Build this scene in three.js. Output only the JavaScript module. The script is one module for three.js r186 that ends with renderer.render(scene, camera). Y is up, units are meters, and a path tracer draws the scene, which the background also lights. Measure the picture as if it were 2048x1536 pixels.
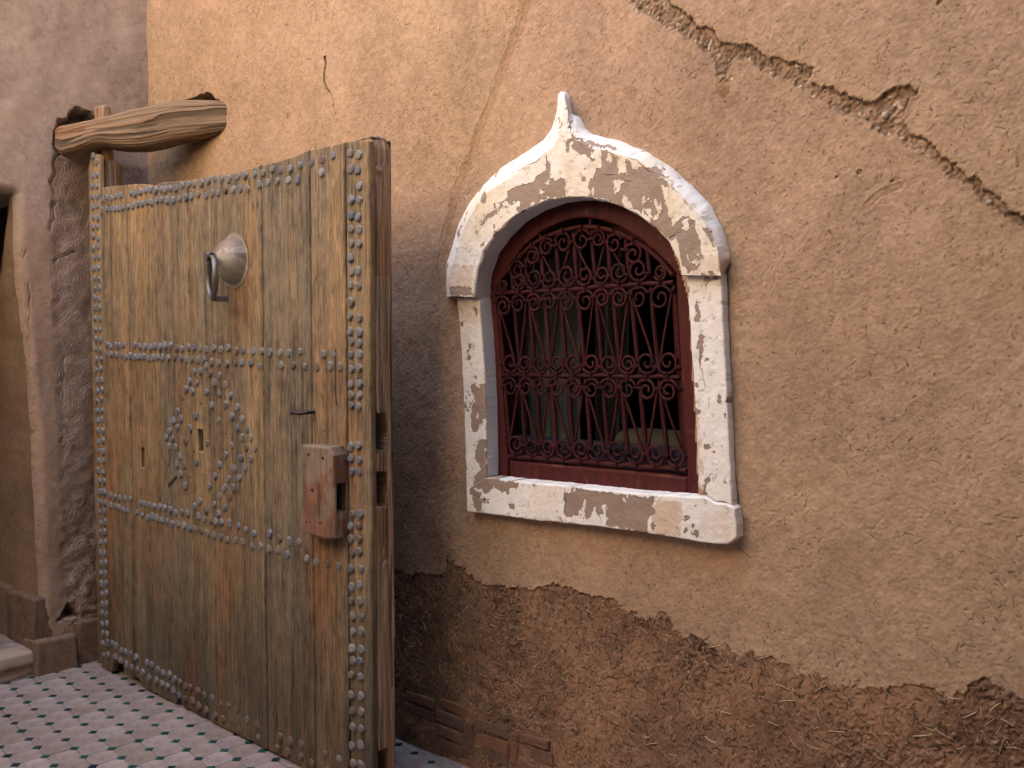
import * as THREE from 'three';
import { mergeGeometries, mergeVertices, toCreasedNormals } from 'three/addons/utils/BufferGeometryUtils.js';
import { RoundedBoxGeometry } from 'three/addons/geometries/RoundedBoxGeometry.js';
import { Brush, Evaluator, SUBTRACTION } from 'three-bvh-csg';

// ---------------------------------------------------------------- camera, sky, sun, exposure
const scene = new THREE.Scene();
const FOCAL = 1820, YAW = 39.321 * Math.PI / 180, PITCH = 2.454 * Math.PI / 180;
const EYE = new THREE.Vector3(0, 1.5, 2.377);
const FW = new THREE.Vector3(-Math.sin(YAW) * Math.cos(PITCH), -Math.sin(PITCH), -Math.cos(YAW) * Math.cos(PITCH));
const RT = new THREE.Vector3().crossVectors(FW, new THREE.Vector3(0, 1, 0)).normalize();
const UP = new THREE.Vector3().crossVectors(RT, FW);
const camera = new THREE.PerspectiveCamera(2 * Math.atan(768 / FOCAL) * 180 / Math.PI, 4 / 3, 0.05, 400);
camera.position.copy(EYE); camera.lookAt(EYE.clone().add(FW)); camera.updateMatrixWorld();

const renderer = new THREE.WebGLRenderer({ antialias: true });
renderer.toneMapping = THREE.LinearToneMapping;
renderer.toneMappingExposure = 20.3;
renderer.shadowMap.enabled = true;

{ // clear pale desert sky: pale near the horizon, blue overhead
  const w = 64, h = 32, d = new Float32Array(w * h * 4);
  for (let j = 0; j < h; j++) for (let i = 0; i < w; i++) {
    const el = ((j + 0.5) / h - 0.5) * Math.PI, t = Math.max(0, Math.sin(el)), k = (j * w + i) * 4;
    const a = Math.pow(1 - t, 2.2);
    d[k] = 0.15 + 0.2 * a; d[k + 1] = 0.195 + 0.17 * a; d[k + 2] = 0.285 + 0.12 * a; d[k + 3] = 1;
    if (el < 0) { d[k] = 0.34; d[k + 1] = 0.27; d[k + 2] = 0.2; }
  }
  const sky = new THREE.DataTexture(d, w, h, THREE.RGBAFormat, THREE.FloatType);
  sky.mapping = THREE.EquirectangularReflectionMapping; sky.magFilter = THREE.LinearFilter; sky.needsUpdate = true;
  scene.background = sky; scene.environment = sky;
}
// the sun stands behind the window wall: this side of the court is in open shade, the wall opposite is lit
const sun = new THREE.DirectionalLight(new THREE.Color(1, 0.94, 0.86), 5);
sun.position.set(10.4, 12.4, -12); sun.target.position.set(0, 0, 0); sun.castShadow = true;
sun.shadow.mapSize.set(2048, 2048);
Object.assign(sun.shadow.camera, { left: -9, right: 9, top: 9, bottom: -9, near: 1, far: 50 });
scene.add(sun, sun.target);

// ---------------------------------------------------------------- helpers
let seed = 7;
const rnd = () => { seed = (seed + 0x6d2b79f5) | 0; let t = Math.imul(seed ^ (seed >>> 15), 1 | seed); t = (t + Math.imul(t ^ (t >>> 7), 61 | t)) ^ t; return ((t ^ (t >>> 14)) >>> 0) / 4294967296; };
const rr = (a, b) => a + (b - a) * rnd();
const clamp = (x, a = 0, b = 1) => x < a ? a : x > b ? b : x;
const sstep = (a, b, x) => { const t = clamp((x - a) / (b - a)); return t * t * (3 - 2 * t); };
const mix = (a, b, t) => a + (b - a) * t;
const TAB = new Float32Array(256 * 256); for (let i = 0; i < TAB.length; i++) TAB[i] = rnd() * 2 - 1;
function vn(x, y) {
  const xi = Math.floor(x), yi = Math.floor(y); let fx = x - xi, fy = y - yi;
  fx = fx * fx * (3 - 2 * fx); fy = fy * fy * (3 - 2 * fy);
  const x0 = xi & 255, x1 = (xi + 1) & 255, y0 = (yi & 255) << 8, y1 = ((yi + 1) & 255) << 8;
  const a = TAB[y0 + x0], b = TAB[y0 + x1], c = TAB[y1 + x0], d = TAB[y1 + x1];
  return a + (b - a) * fx + (c - a + (a - b - c + d) * fx) * fy;
}
function fbm(x, y, o = 4) { let s = 0, a = 0.5; for (let i = 0; i < o; i++) { s += a * vn(x, y); x = x * 2.03 + 17.3; y = y * 2.03 + 9.1; a *= 0.5; } return s; }

// a photograph position (0..2048, 0..1536) as a sight line, for surveying points on planes of the place
function ray(px, py) { return FW.clone().addScaledVector(RT, (px - 1024) / FOCAL).addScaledVector(UP, -(py - 768) / FOCAL); }
function onZ(px, py, z = 0) { const d = ray(px, py), t = (z - EYE.z) / d.z; return [EYE.x + d.x * t, EYE.y + d.y * t]; }
function onX(px, py, x) { const d = ray(px, py), t = (x - EYE.x) / d.x; return [EYE.z + d.z * t, EYE.y + d.y * t]; }
function seen(x, y, z) { const v = new THREE.Vector3(x, y, z).sub(EYE), q = v.dot(FW); return q < 0.1 ? null : [1024 + FOCAL * v.dot(RT) / q, 768 - FOCAL * v.dot(UP) / q]; }
function line(pts, x) { // piecewise-linear y(x)
  if (x <= pts[0][0]) return pts[0][1];
  for (let i = 1; i < pts.length; i++) if (x <= pts[i][0]) { const [a, b] = pts[i - 1], [c, d] = pts[i]; return b + (d - b) * (x - a) / (c - a || 1e-9); }
  return pts[pts.length - 1][1];
}
function resample(pts, n) {
  const L = [0]; for (let i = 1; i < pts.length; i++) L.push(L[i - 1] + Math.hypot(...pts[i].map((v, k) => v - pts[i - 1][k])));
  const out = []; let k = 1;
  for (let i = 0; i < n; i++) { const t = L[L.length - 1] * i / (n - 1); while (k < pts.length - 1 && L[k] < t) k++; const f = (t - L[k - 1]) / (L[k] - L[k - 1] || 1e-9); out.push(pts[k].map((v, q) => mix(pts[k - 1][q], v, clamp(f)))); }
  return out;
}
const names = {};
const numbered = (n) => { const k = names[n] = (names[n] ?? -1) + 1; return k ? n + '_' + String(k).padStart(3, '0') : n; };
function thing(name, label, category, pos = [0, 0, 0], group) {
  const o = new THREE.Group(); o.name = numbered(name); o.position.set(...pos); o.userData = { label, category, kind: 'thing' };
  if (group) o.userData.group = group; scene.add(o); return o;
}
function structure(name, label, pos = [0, 0, 0]) { const o = new THREE.Group(); o.name = numbered(name); o.position.set(...pos); o.userData = { label, kind: 'structure' }; scene.add(o); return o; }
function part(parent, name, geometry, material, world = true) { // geometry in world axes is brought to the thing's own base
  const m = new THREE.Mesh(geometry, material); m.name = name; m.castShadow = m.receiveShadow = true;
  if (world) { let p = parent; while (p && p !== scene) { geometry.translate(-p.position.x, -p.position.y, -p.position.z); p = p.parent; } }
  parent.add(m); return m;
}
function tex8(data, w, h, srgb, rep) {
  const t = new THREE.DataTexture(data, w, h, THREE.RGBAFormat, THREE.UnsignedByteType);
  t.magFilter = THREE.LinearFilter; t.minFilter = THREE.LinearMipmapLinearFilter; t.generateMipmaps = true;
  t.wrapS = t.wrapT = rep ?? THREE.RepeatWrapping; if (srgb) t.colorSpace = THREE.SRGBColorSpace; t.needsUpdate = true; return t;
}
const enc = (v) => { v = clamp(v); return 255 * (v <= 0.0031308 ? v * 12.92 : 1.055 * Math.pow(v, 1 / 2.4) - 0.055); };
function blur(src, w, h, r) {
  const t = new Float32Array(src.length), o = new Float32Array(src.length), n = 2 * r + 1;
  for (let j = 0; j < h; j++) { let s = 0; const q = j * w; for (let i = -r; i <= r; i++) s += src[q + clamp(i, 0, w - 1)]; for (let i = 0; i < w; i++) { t[q + i] = s / n; s += src[q + Math.min(w - 1, i + r + 1)] - src[q + Math.max(0, i - r)]; } }
  for (let i = 0; i < w; i++) { let s = 0; for (let j = -r; j <= r; j++) s += t[clamp(j, 0, h - 1) * w + i]; for (let j = 0; j < h; j++) { o[j * w + i] = s / n; s += t[Math.min(h - 1, j + r + 1) * w + i] - t[Math.max(0, j - r) * w + i]; } }
  return o;
}
// a map of a flat area in metres: masks are drawn on canvases whose axes are metres with y up
class Area {
  constructor(x0, y0, x1, y1, step) { this.x0 = x0; this.y0 = y0; this.step = step; this.w = Math.round((x1 - x0) / step); this.h = Math.round((y1 - y0) / step); this.x1 = x0 + this.w * step; this.y1 = y0 + this.h * step; }
  mask(draw) {
    const c = document.createElement('canvas'); c.width = this.w; c.height = this.h; const g = c.getContext('2d');
    g.fillStyle = '#000'; g.fillRect(0, 0, this.w, this.h);
    g.setTransform(1 / this.step, 0, 0, -1 / this.step, -this.x0 / this.step, this.h + this.y0 / this.step);
    g.lineCap = 'round'; g.lineJoin = 'round'; draw(g);
    const d = g.getImageData(0, 0, this.w, this.h).data, o = [0, 1, 2].map(() => new Float32Array(this.w * this.h));
    for (let j = 0; j < this.h; j++) for (let i = 0; i < this.w; i++) { const a = (j * this.w + i) * 4, b = (this.h - 1 - j) * this.w + i; o[0][b] = d[a] / 255; o[1][b] = d[a + 1] / 255; o[2][b] = d[a + 2] / 255; }
    return o;
  }
  at(f, x, y) {
    const u = clamp((x - this.x0) / this.step - 0.5, 0, this.w - 1.001), v = clamp((y - this.y0) / this.step - 0.5, 0, this.h - 1.001), i = u | 0, j = v | 0, a = u - i, b = v - j, k = j * this.w + i;
    return mix(mix(f[k], f[k + 1], a), mix(f[k + this.w], f[k + this.w + 1], a), b);
  }
  uv(x, y) { return [(x - this.x0) / (this.x1 - this.x0), (y - this.y0) / (this.y1 - this.y0)]; }
  // colour(x, y, index) fills rgb; height array becomes a bump map of what the mesh is too coarse for
  colorMap(fn, rep) { const d = new Uint8Array(this.w * this.h * 4), c = [0, 0, 0]; for (let j = 0, k = 0; j < this.h; j++) for (let i = 0; i < this.w; i++, k++) { fn(this.x0 + (i + 0.5) * this.step, this.y0 + (j + 0.5) * this.step, k, c); d[k * 4] = enc(c[0]); d[k * 4 + 1] = enc(c[1]); d[k * 4 + 2] = enc(c[2]); d[k * 4 + 3] = 255; } return tex8(d, this.w, this.h, true, rep); }
  bumpMap(h, range, r, rep) { const lo = r ? blur(h, this.w, this.h, r) : null, d = new Uint8Array(this.w * this.h * 4); for (let k = 0; k < h.length; k++) { const v = 255 * clamp((h[k] - (lo ? lo[k] : 0)) / range + 0.5); d[k * 4] = d[k * 4 + 1] = d[k * 4 + 2] = v; d[k * 4 + 3] = 255; } return tex8(d, this.w, this.h, false, rep); }
}
const poly = (g, pts, style) => { g.fillStyle = style; g.beginPath(); pts.forEach(([x, y], i) => i ? g.lineTo(x, y) : g.moveTo(x, y)); g.closePath(); g.fill(); };
const stroke = (g, pts, width, style) => { g.strokeStyle = style; g.lineWidth = width; g.beginPath(); pts.forEach(([x, y], i) => i ? g.lineTo(x, y) : g.moveTo(x, y)); g.stroke(); };
// chopped straw in the mud: short bent strokes, dark ones painting hollows and shadows
function fibres(g, x0, y0, x1, y1, n, len, width, style, where) {
  for (let k = 0; k < n; k++) {
    const x = rr(x0, x1), y = rr(y0, y1); if (where && rnd() > where(x, y)) continue;
    const l = len * rr(0.35, 1.3), a = rr(0, Math.PI), b = a + rr(-0.9, 0.9), s = style(); g.strokeStyle = s; g.lineWidth = width * rr(0.6, 1.5);
    g.beginPath(); g.moveTo(x, y); g.quadraticCurveTo(x + Math.cos(a) * l * 0.5, y + Math.sin(a) * l * 0.5, x + Math.cos(a) * l * 0.5 + Math.cos(b) * l * 0.5, y + Math.sin(a) * l * 0.5 + Math.sin(b) * l * 0.5); g.stroke();
  }
}
// a grid surface; place(u, v) returns [x, y, z] in metres, keep(u, v) leaves cells out, uv(u, v) the map position
function sheet(u0, u1, v0, v1, nu, nv, place, uv, keep) {
  const pos = new Float32Array((nu + 1) * (nv + 1) * 3), tx = new Float32Array((nu + 1) * (nv + 1) * 2), idx = [];
  for (let j = 0, k = 0; j <= nv; j++) for (let i = 0; i <= nu; i++, k++) { const u = mix(u0, u1, i / nu), v = mix(v0, v1, j / nv), p = place(u, v), t = uv(u, v); pos[k * 3] = p[0]; pos[k * 3 + 1] = p[1]; pos[k * 3 + 2] = p[2]; tx[k * 2] = t[0]; tx[k * 2 + 1] = t[1]; }
  for (let j = 0; j < nv; j++) for (let i = 0; i < nu; i++) { if (keep && !keep(mix(u0, u1, (i + 0.5) / nu), mix(v0, v1, (j + 0.5) / nv))) continue; const a = j * (nu + 1) + i, b = a + 1, c = a + nu + 1, d = c + 1; idx.push(a, b, d, a, d, c); }
  const g = new THREE.BufferGeometry(); g.setAttribute('position', new THREE.BufferAttribute(pos, 3)); g.setAttribute('uv', new THREE.BufferAttribute(tx, 2)); g.setIndex(idx); g.computeVertexNormals(); return g;
}
const box = (x0, y0, z0, x1, y1, z1) => new THREE.BoxGeometry(x1 - x0, y1 - y0, z1 - z0).translate((x0 + x1) / 2, (y0 + y1) / 2, (z0 + z1) / 2);
const std = (o) => new THREE.MeshStandardMaterial({ roughness: 0.9, ...o });
const inside = (pts, x, y) => { let c = false; for (let i = 0, j = pts.length - 1; i < pts.length; j = i++) { const [a, b] = pts[i], [p, q] = pts[j]; if ((b > y) !== (q > y) && x < (p - a) * (y - b) / (q - b) + a) c = !c; } return c; };
// photograph crops: z(scale, x, y) turns a crop's pixels into photograph pixels
const crop = (s, ox, oy) => (pts) => pts.map(([x, y]) => [ox + x / s, oy + y / s]);
const wallPts = (pts, z = 0) => pts.map(([x, y]) => onZ(x, y, z));

// ---------------------------------------------------------------- the window wall (z = 0)
const WA = new Area(-4.4, 0, -0.304, 3.4, 0.002);
const zB = crop(2.478, 1240, 0), zC = crop(1.98, 560, 760), zD = crop(2.535, 1240, 1000), zE = crop(5.535, 90, 170);
const upperEdge = wallPts([...zB([[225, -80], [240, 0], [300, 60], [355, 100], [370, 145], [425, 142], [470, 160], [520, 215], [600, 225], [700, 262], [745, 285], [800, 292], [840, 322], [880, 308], [920, 325], [968, 342], [960, 408], [1050, 440], [1085, 468], [1130, 475], [1180, 505], [1250, 520], [1300, 482], [1345, 452], [1400, 440], [1468, 452], [1478, 470], [1440, 500], [1410, 560], [1425, 630], [1460, 690], [1500, 700], [1545, 720], [1600, 790], [1680, 830], [1720, 885], [1770, 880], [1800, 930], [1900, 990], [1930, 1040], [2000, 1090], [2300, 1300]])]);
const lowerEdge = wallPts([...zB([[30, -80], [62, 0], [90, 60], [180, 85], [250, 130], [300, 180], [380, 205], [425, 270], [470, 300], [492, 350], [488, 410], [545, 415], [545, 330], [560, 292], [640, 295], [700, 340], [800, 380], [880, 425], [950, 465], [1020, 500], [1080, 545], [1150, 575], [1230, 605], [1290, 670], [1390, 695], [1480, 745], [1560, 800], [1640, 865], [1700, 910], [1800, 980], [1880, 1035], [1950, 1110], [2000, 1150], [2300, 1370]])]);
const mudEdge = wallPts([...zC([[-60, 740], [380, 742], [500, 772], [565, 762], [640, 788], [655, 716], [705, 752], [765, 788], [830, 812]]), [1060, 1180], [1120, 1172], [1200, 1196], [1240, 1215], ...zD([[130, 610], [200, 590], [260, 640], [300, 690], [372, 692], [425, 690], [490, 765], [548, 735], [600, 800], [680, 790], [755, 782], [832, 835], [900, 872], [982, 868], [1100, 935], [1200, 922], [1300, 962], [1420, 975], [1500, 938], [1580, 950], [1700, 1005], [1830, 900], [1900, 905], [1950, 935], [2048, 985], [2300, 1060]])]);
const wallHole = wallPts(zE([[1670, 150], [1720, 112], [1752, 120], [1790, 92], [1840, 110], [1880, 175], [1920, 180], [1900, 215], [1955, 300], [1950, 350], [1880, 400], [1845, 520], [1790, 560], [1700, 575], [1500, 600], [1500, 200]]));
const [mUp, mStrip, mMud] = WA.mask((g) => {
  g.globalCompositeOperation = 'lighter';
  poly(g, [...upperEdge, [3, 5], [upperEdge[0][0], 5]], '#f00');
  poly(g, [...upperEdge, ...[...lowerEdge].reverse()], '#0f0');
  poly(g, [[-5, -1], ...mudEdge, [3, mudEdge[mudEdge.length - 1][1]], [3, -1]], '#00f');
});
const windowPx = [[958, 600], [975, 800], [978, 960], [1131, 974], [1398, 996], [1392, 871], [1378, 600], [1363, 549], [1338, 482], [1276, 426], [1191, 394], [1097, 397], [1022, 435], [966, 500]];
const opening = wallPts(windowPx, 0);
const [mCrack, mHole, mStain] = WA.mask((g) => {
  g.globalCompositeOperation = 'lighter';
  const oldCrack = wallPts([[1050, -10], [1030, 60], [1000, 130], [985, 170], [965, 230], [938, 300], [908, 380], [890, 440], [882, 520]]);
  g.globalCompositeOperation = 'lighten'; { const wob = resample(oldCrack, 150).map(([x, y], i) => [x + 0.022 * fbm(y * 9, 2, 4), y]); for (let i = 0; i < 149; i++) { const q = vn(i * 0.21, 5); stroke(g, wob.slice(i, i + 2), 0.02 + 0.012 * q, '#200'); if (q > 0.1) stroke(g, wob.slice(i, i + 2).map(([x, y]) => [x - 0.008, y]), 0.002 + 0.003 * Math.max(0, q), '#300'); } stroke(g, wob.map(([x, y]) => [x + 0.012, y]), 0.036, '#007'); } g.globalCompositeOperation = 'lighter';
  stroke(g, wallPts([[884, 450], [876, 530], [880, 640], [872, 760]]).flatMap((p, i, a) => i < a.length - 1 ? [0, 1, 2, 3, 4, 5].map((k) => [mix(p[0], a[i + 1][0], k / 6) + rr(-0.006, 0.006), mix(p[1], a[i + 1][1], k / 6)]) : [p]), 0.003, '#500');
  stroke(g, wallPts([[648, 115], [650, 128]]), 0.012, '#f00'); stroke(g, wallPts([[650, 128], [646, 160], [650, 172], [658, 184]]), 0.005, '#f00');
  stroke(g, wallPts([[648, 176], [662, 186], [668, 215], [672, 232]]), 0.003, '#900');
  poly(g, wallHole, '#0f0');
  for (const [x, y, r] of [[1882, 8, 0.007], [1720, 345, 0.008], [1786, 363, 0.006], [1675, 355, 0.005]]) { g.fillStyle = '#700'; g.beginPath(); g.arc(...onZ(x, y), r * 0.8, 0, 7); g.fill(); }
  stroke(g, wallPts([[1660, 320], [1680, 350], [1695, 378]]), 0.006, '#300'); stroke(g, wallPts([[1735, 412], [1760, 388], [1800, 372]]), 0.02, '#302');
  stroke(g, wallPts([[1445, 168], [1447, 180]]), 0.04, '#00a'); stroke(g, wallPts([[1450, 185], [1462, 200]]), 0.03, '#005');
  stroke(g, wallPts([[1470, 1090], [1500, 1118]]), 0.003, '#600');
  // crack along the right side of the window
  stroke(g, wallPts([[1458, 530], [1452, 545], [1455, 640], [1460, 800], [1468, 960], [1475, 1010]]), 0.012, '#800');
});
const [fDark, fLight] = WA.mask((g) => {
  g.globalCompositeOperation = 'lighter';
  const dens = (x, y) => clamp(0.55 + 1.5 * fbm(x * 3.1, y * 3.1, 3));
  const faint = () => `rgb(${30 + 200 * Math.pow(rnd(), 2.3) | 0},0,0)`, dens2 = (x, y) => clamp(0.25 + 3 * fbm(x * 7, y * 7, 3));
  fibres(g, -4.4, 0, -0.3, 3.4, 42000, 0.018, 0.0017, faint, dens2);
  fibres(g, -4.4, 0, -0.3, 3.4, 70000, 0.007, 0.0019, faint, dens);
  fibres(g, -4.4, 0, -0.3, 3.4, 9000, 0.02, 0.002, () => `rgb(0,${rr(30, 130) | 0},0)`);
  const inMud = (x, y) => WA.at(mMud, x, y);
  fibres(g, -2.6, 0, -0.3, 0.95, 3200, 0.014, 0.0022, () => `rgb(0,${rr(60, 255) | 0},0)`, inMud);
  fibres(g, -2.6, 0, -0.3, 0.95, 14000, 0.014, 0.0024, () => `rgb(${rr(60, 255) | 0},0,0)`, inMud);
});
const hW = new Float32Array(WA.w * WA.h), sUp = new Float32Array(hW.length), sStrip = new Float32Array(hW.length), sMud = new Float32Array(hW.length), rough = new Float32Array(hW.length);
{
  const soft = blur(mStrip, WA.w, WA.h, 5);
  for (let j = 0, k = 0; j < WA.h; j++) for (let i = 0; i < WA.w; i++, k++) {
    const x = WA.x0 + i * 0.002, y = WA.y0 + j * 0.002;
    const wx = 0.010 * fbm(x * 22, y * 22, 3) + 0.007 * fbm(x * 90 + 4, y * 90, 3), wy = 0.010 * fbm(x * 22 + 40, y * 22 + 7, 3) + 0.008 * fbm(x * 90, y * 90 + 9, 3);
    const up = WA.at(mUp, x + wx, y + wy), st = Math.max(0, WA.at(soft, x + wx * 1.5, y + wy * 1.5) - up), mu = WA.at(mMud, x + wx * 2, y + wy * 2 + 0.02 * fbm(x * 7, y * 7, 3)), hole = WA.at(mHole, x, y), cr = mCrack[k];
    sUp[k] = up; sStrip[k] = st; sMud[k] = mu;
    const streak = sstep(-0.02, 0.28, fbm(x * 5 + 3, y * 2.4, 3)) * sstep(0.0, 0.2, mu); rough[k] = streak;
    let h = 0.016 * fbm(x * 1.6, y * 1.6, 3) + 0.005 * fbm(x * 9, y * 7, 3) + 0.0013 * fbm(x * 42, y * 38, 3) + 0.0008 * fbm(x * 150, y * 150, 3);
    h += 0.008 * up - 0.005 * sstep(0.05, 0.95, st) * (1 + 0.7 * fbm(x * 30, y * 30, 4)) + st * (0.003 * vn(x * 120, y * 120) + 0.004 * fbm(x * 50, y * 50, 3));
    h += mu * (-0.007 + 0.006 * fbm(x * 14, y * 12, 4) + streak * (0.006 * fbm(x * 55, y * 40, 3) + 0.0015 * vn(x * 190, y * 170)));
    h -= cr * 0.009 + hole * 0.16 + 0.0013 * fDark[k] - 0.001 * fLight[k];
    h += 0.02 * sstep(0.95, 0, y) * mu;
    hW[k] = h;
  }
}
const wallColor = WA.colorMap((x, y, k, c) => {
  const n1 = fbm(x * 1.1 + 5, y * 1.1, 3), n2 = fbm(x * 6, y * 4.5, 4), n3 = fbm(x * 60, y * 60, 3), drip = fbm(x * 14, y * 0.9 + 2, 3);
  const west = sstep(-2.2, -4.0, x);
  let r = 0.382, g = 0.256, b = 0.161;
  r = mix(r, 0.392, west); g = mix(g, 0.257, west); b = mix(b, 0.152, west);
  let v = 1 + 0.1 * n1 + 0.22 * n2 + 0.24 * n3 + 0.2 * fbm(x * 160, y * 160, 3) + 0.08 * drip * sstep(1.6, 2.8, y);
  const pink = clamp(0.5 + 1.4 * fbm(x * 2.4 + 31, y * 2.2, 3)); g *= mix(1.008, 0.992, pink); b *= mix(0.98, 1.02, pink);
  v *= 1 + 0.05 * sUp[k];
  const st = sstep(0.05, 0.6, sStrip[k]), q = 0.8 + 0.5 * fbm(x * 45, y * 45, 3), pb = sstep(0.33, 0.42, fbm(x * 70 + 9, y * 70, 2));
  r = mix(r, mix(0.33 * q, 0.5, pb), st); g = mix(g, mix(0.217 * q, 0.42, pb), st); b = mix(b, mix(0.135 * q, 0.32, pb), st);
  const mu = sMud[k], m2 = 1 + 0.5 * fbm(x * 9 + 4, y * 9, 4) - 0.15 * rough[k];
  r = mix(r, 0.215 * m2, mu); g = mix(g, 0.118 * m2, mu); b = mix(b, 0.064 * m2, mu);
  const dk = clamp(fDark[k] * 0.8 + mCrack[k] * 0.55 + mHole[k] * 0.45), s = mStain[k];
  v *= (1 - dk); const li = fLight[k] * mix(0.25, 0.6, mu);
  c[0] = mix(r * v, 0.52, li) * (1 - 0.3 * s); c[1] = mix(g * v, 0.40, li) * (1 - 0.42 * s); c[2] = mix(b * v, 0.24, li) * (1 - 0.6 * s);
}, THREE.MirroredRepeatWrapping);
const wallMat = std({ map: wallColor, bumpMap: WA.bumpMap(hW, 0.012, 4, THREE.MirroredRepeatWrapping), bumpScale: 0.012, roughness: 0.95 });
const mirror = (x, a, b) => { const w = b - a; let t = (((x - a) % (2 * w)) + 2 * w) % (2 * w); return a + (t > w ? 2 * w - t : t); };
const wallH = (x, y) => WA.at(hW, mirror(x, WA.x0, WA.x1), mirror(y, WA.y0, WA.y1));
const wall = thing('mud_wall', 'tall ochre mud plaster wall with a broken diagonal seam, around the barred window', 'wall', [-2.2, 0, 0]);
part(wall, 'plaster', sheet(WA.x0, WA.x1, 0, 3.4, 700, 580, (x, y) => [x, y, wallH(x, y)], (x, y) => WA.uv(x, y), (x, y) => !inside(opening, x, y)), wallMat);
part(wall, 'plaster', sheet(WA.x1, 4.2, 0, 3.4, 240, 180, (x, y) => [x, y, wallH(x, y)], (x, y) => WA.uv(x, y)), wallMat);
part(wall, 'plaster', sheet(WA.x0, 4.2, 3.4, 6.0, 300, 100, (x, y) => [x, y, wallH(x, y)], (x, y) => WA.uv(x, y)), wallMat);
const coreMat = std({ color: new THREE.Color().setRGB(0.3, 0.19, 0.115) });
part(wall, 'core', mergeGeometries([box(-6.8, -0.1, -0.5, -2.24, 6, -0.2), box(-1.12, -0.1, -0.5, 4.2, 6, -0.2), box(-2.24, -0.1, -0.5, -1.12, 0.86, -0.06), box(-2.24, 2.16, -0.5, -1.12, 6, -0.06),
  box(-2.40, 0.7, -0.5, -2.24, 2.4, -0.06), box(-1.12, 0.7, -0.5, -0.96, 2.4, -0.06), box(-6.8, 6, -0.6, 4.3, 6.1, 0.06)]), coreMat);

// bricks of the low course at the wall's foot, laid flush in the mud
{
  const zF = crop(6.827, 780, 1340), tones = [[0.27, 0.14, 0.075], [0.24, 0.13, 0.08], [0.3, 0.145, 0.07], [0.23, 0.13, 0.085]];
  const noise = new Area(0, 0, 0.5, 0.5, 0.002), hb = new Float32Array(noise.w * noise.h);
  const bm = noise.colorMap((x, y, k, c) => { hb[k] = 0.004 * fbm(x * 40, y * 60, 4); const v = 0.9 + 0.35 * fbm(x * 25, y * 30, 4) + 0.25 * fbm(x * 160, y * 160, 2); c[0] = v; c[1] = v; c[2] = v; });
  const mats = tones.map((t) => std({ color: new THREE.Color().setRGB(...t), map: bm, bumpMap: noise.bumpMap(hb, 0.008, 0), bumpScale: 0.008 }));
  const rows = [[640, 440, 1040, 610], [600, 600, 995, 790], [620, 790, 1010, 960], [640, 985, 1010, 1150], [1020, 690, 1135, 1180], [1150, 740, 1590, 900], [1165, 915, 1600, 1115], [1185, 1100, 1590, 1270], [1620, 850, 1730, 1330], [1745, 920, 2150, 1060], [1755, 1080, 2200, 1280], [1770, 1300, 2210, 1470], [200, 330, 590, 480], [180, 500, 560, 640]];
  for (const [a, b, c, d] of rows) {
    // each rectangle was measured along its slanted top and bottom edges
    const m = zF([[(a + c) / 2, (b + d) / 2]])[0], l = zF([[a, (b + d) / 2 - (c - a) * 0.14]])[0], r = zF([[c, (b + d) / 2 + (c - a) * 0.14]])[0];
    const [xm, ym] = onZ(...m, 0.02), w = onZ(...r, 0.02)[0] - onZ(...l, 0.02)[0], h = (d - b) / 6.827 / FOCAL * 3.35 * 0.86;
    const g = new RoundedBoxGeometry(w, h, 0.06, 2, 0.006); const p = g.attributes.position;
    for (let i = 0; i < p.count; i++) p.setXYZ(i, p.getX(i) + 0.004 * vn(p.getY(i) * 40 + a, i * 0.01), p.getY(i) + 0.004 * vn(p.getX(i) * 30 + b, 3), p.getZ(i));
    const base = wallH(xm, ym);
    const o = part(wall, 'brick', g.rotateZ(rr(-0.015, 0.015)).translate(xm, ym, base - 0.026 + rr(0, 0.006)), mats[(rnd() * 4) | 0]); o.material = mats[(rnd() * 4) | 0];
  }
}
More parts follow.
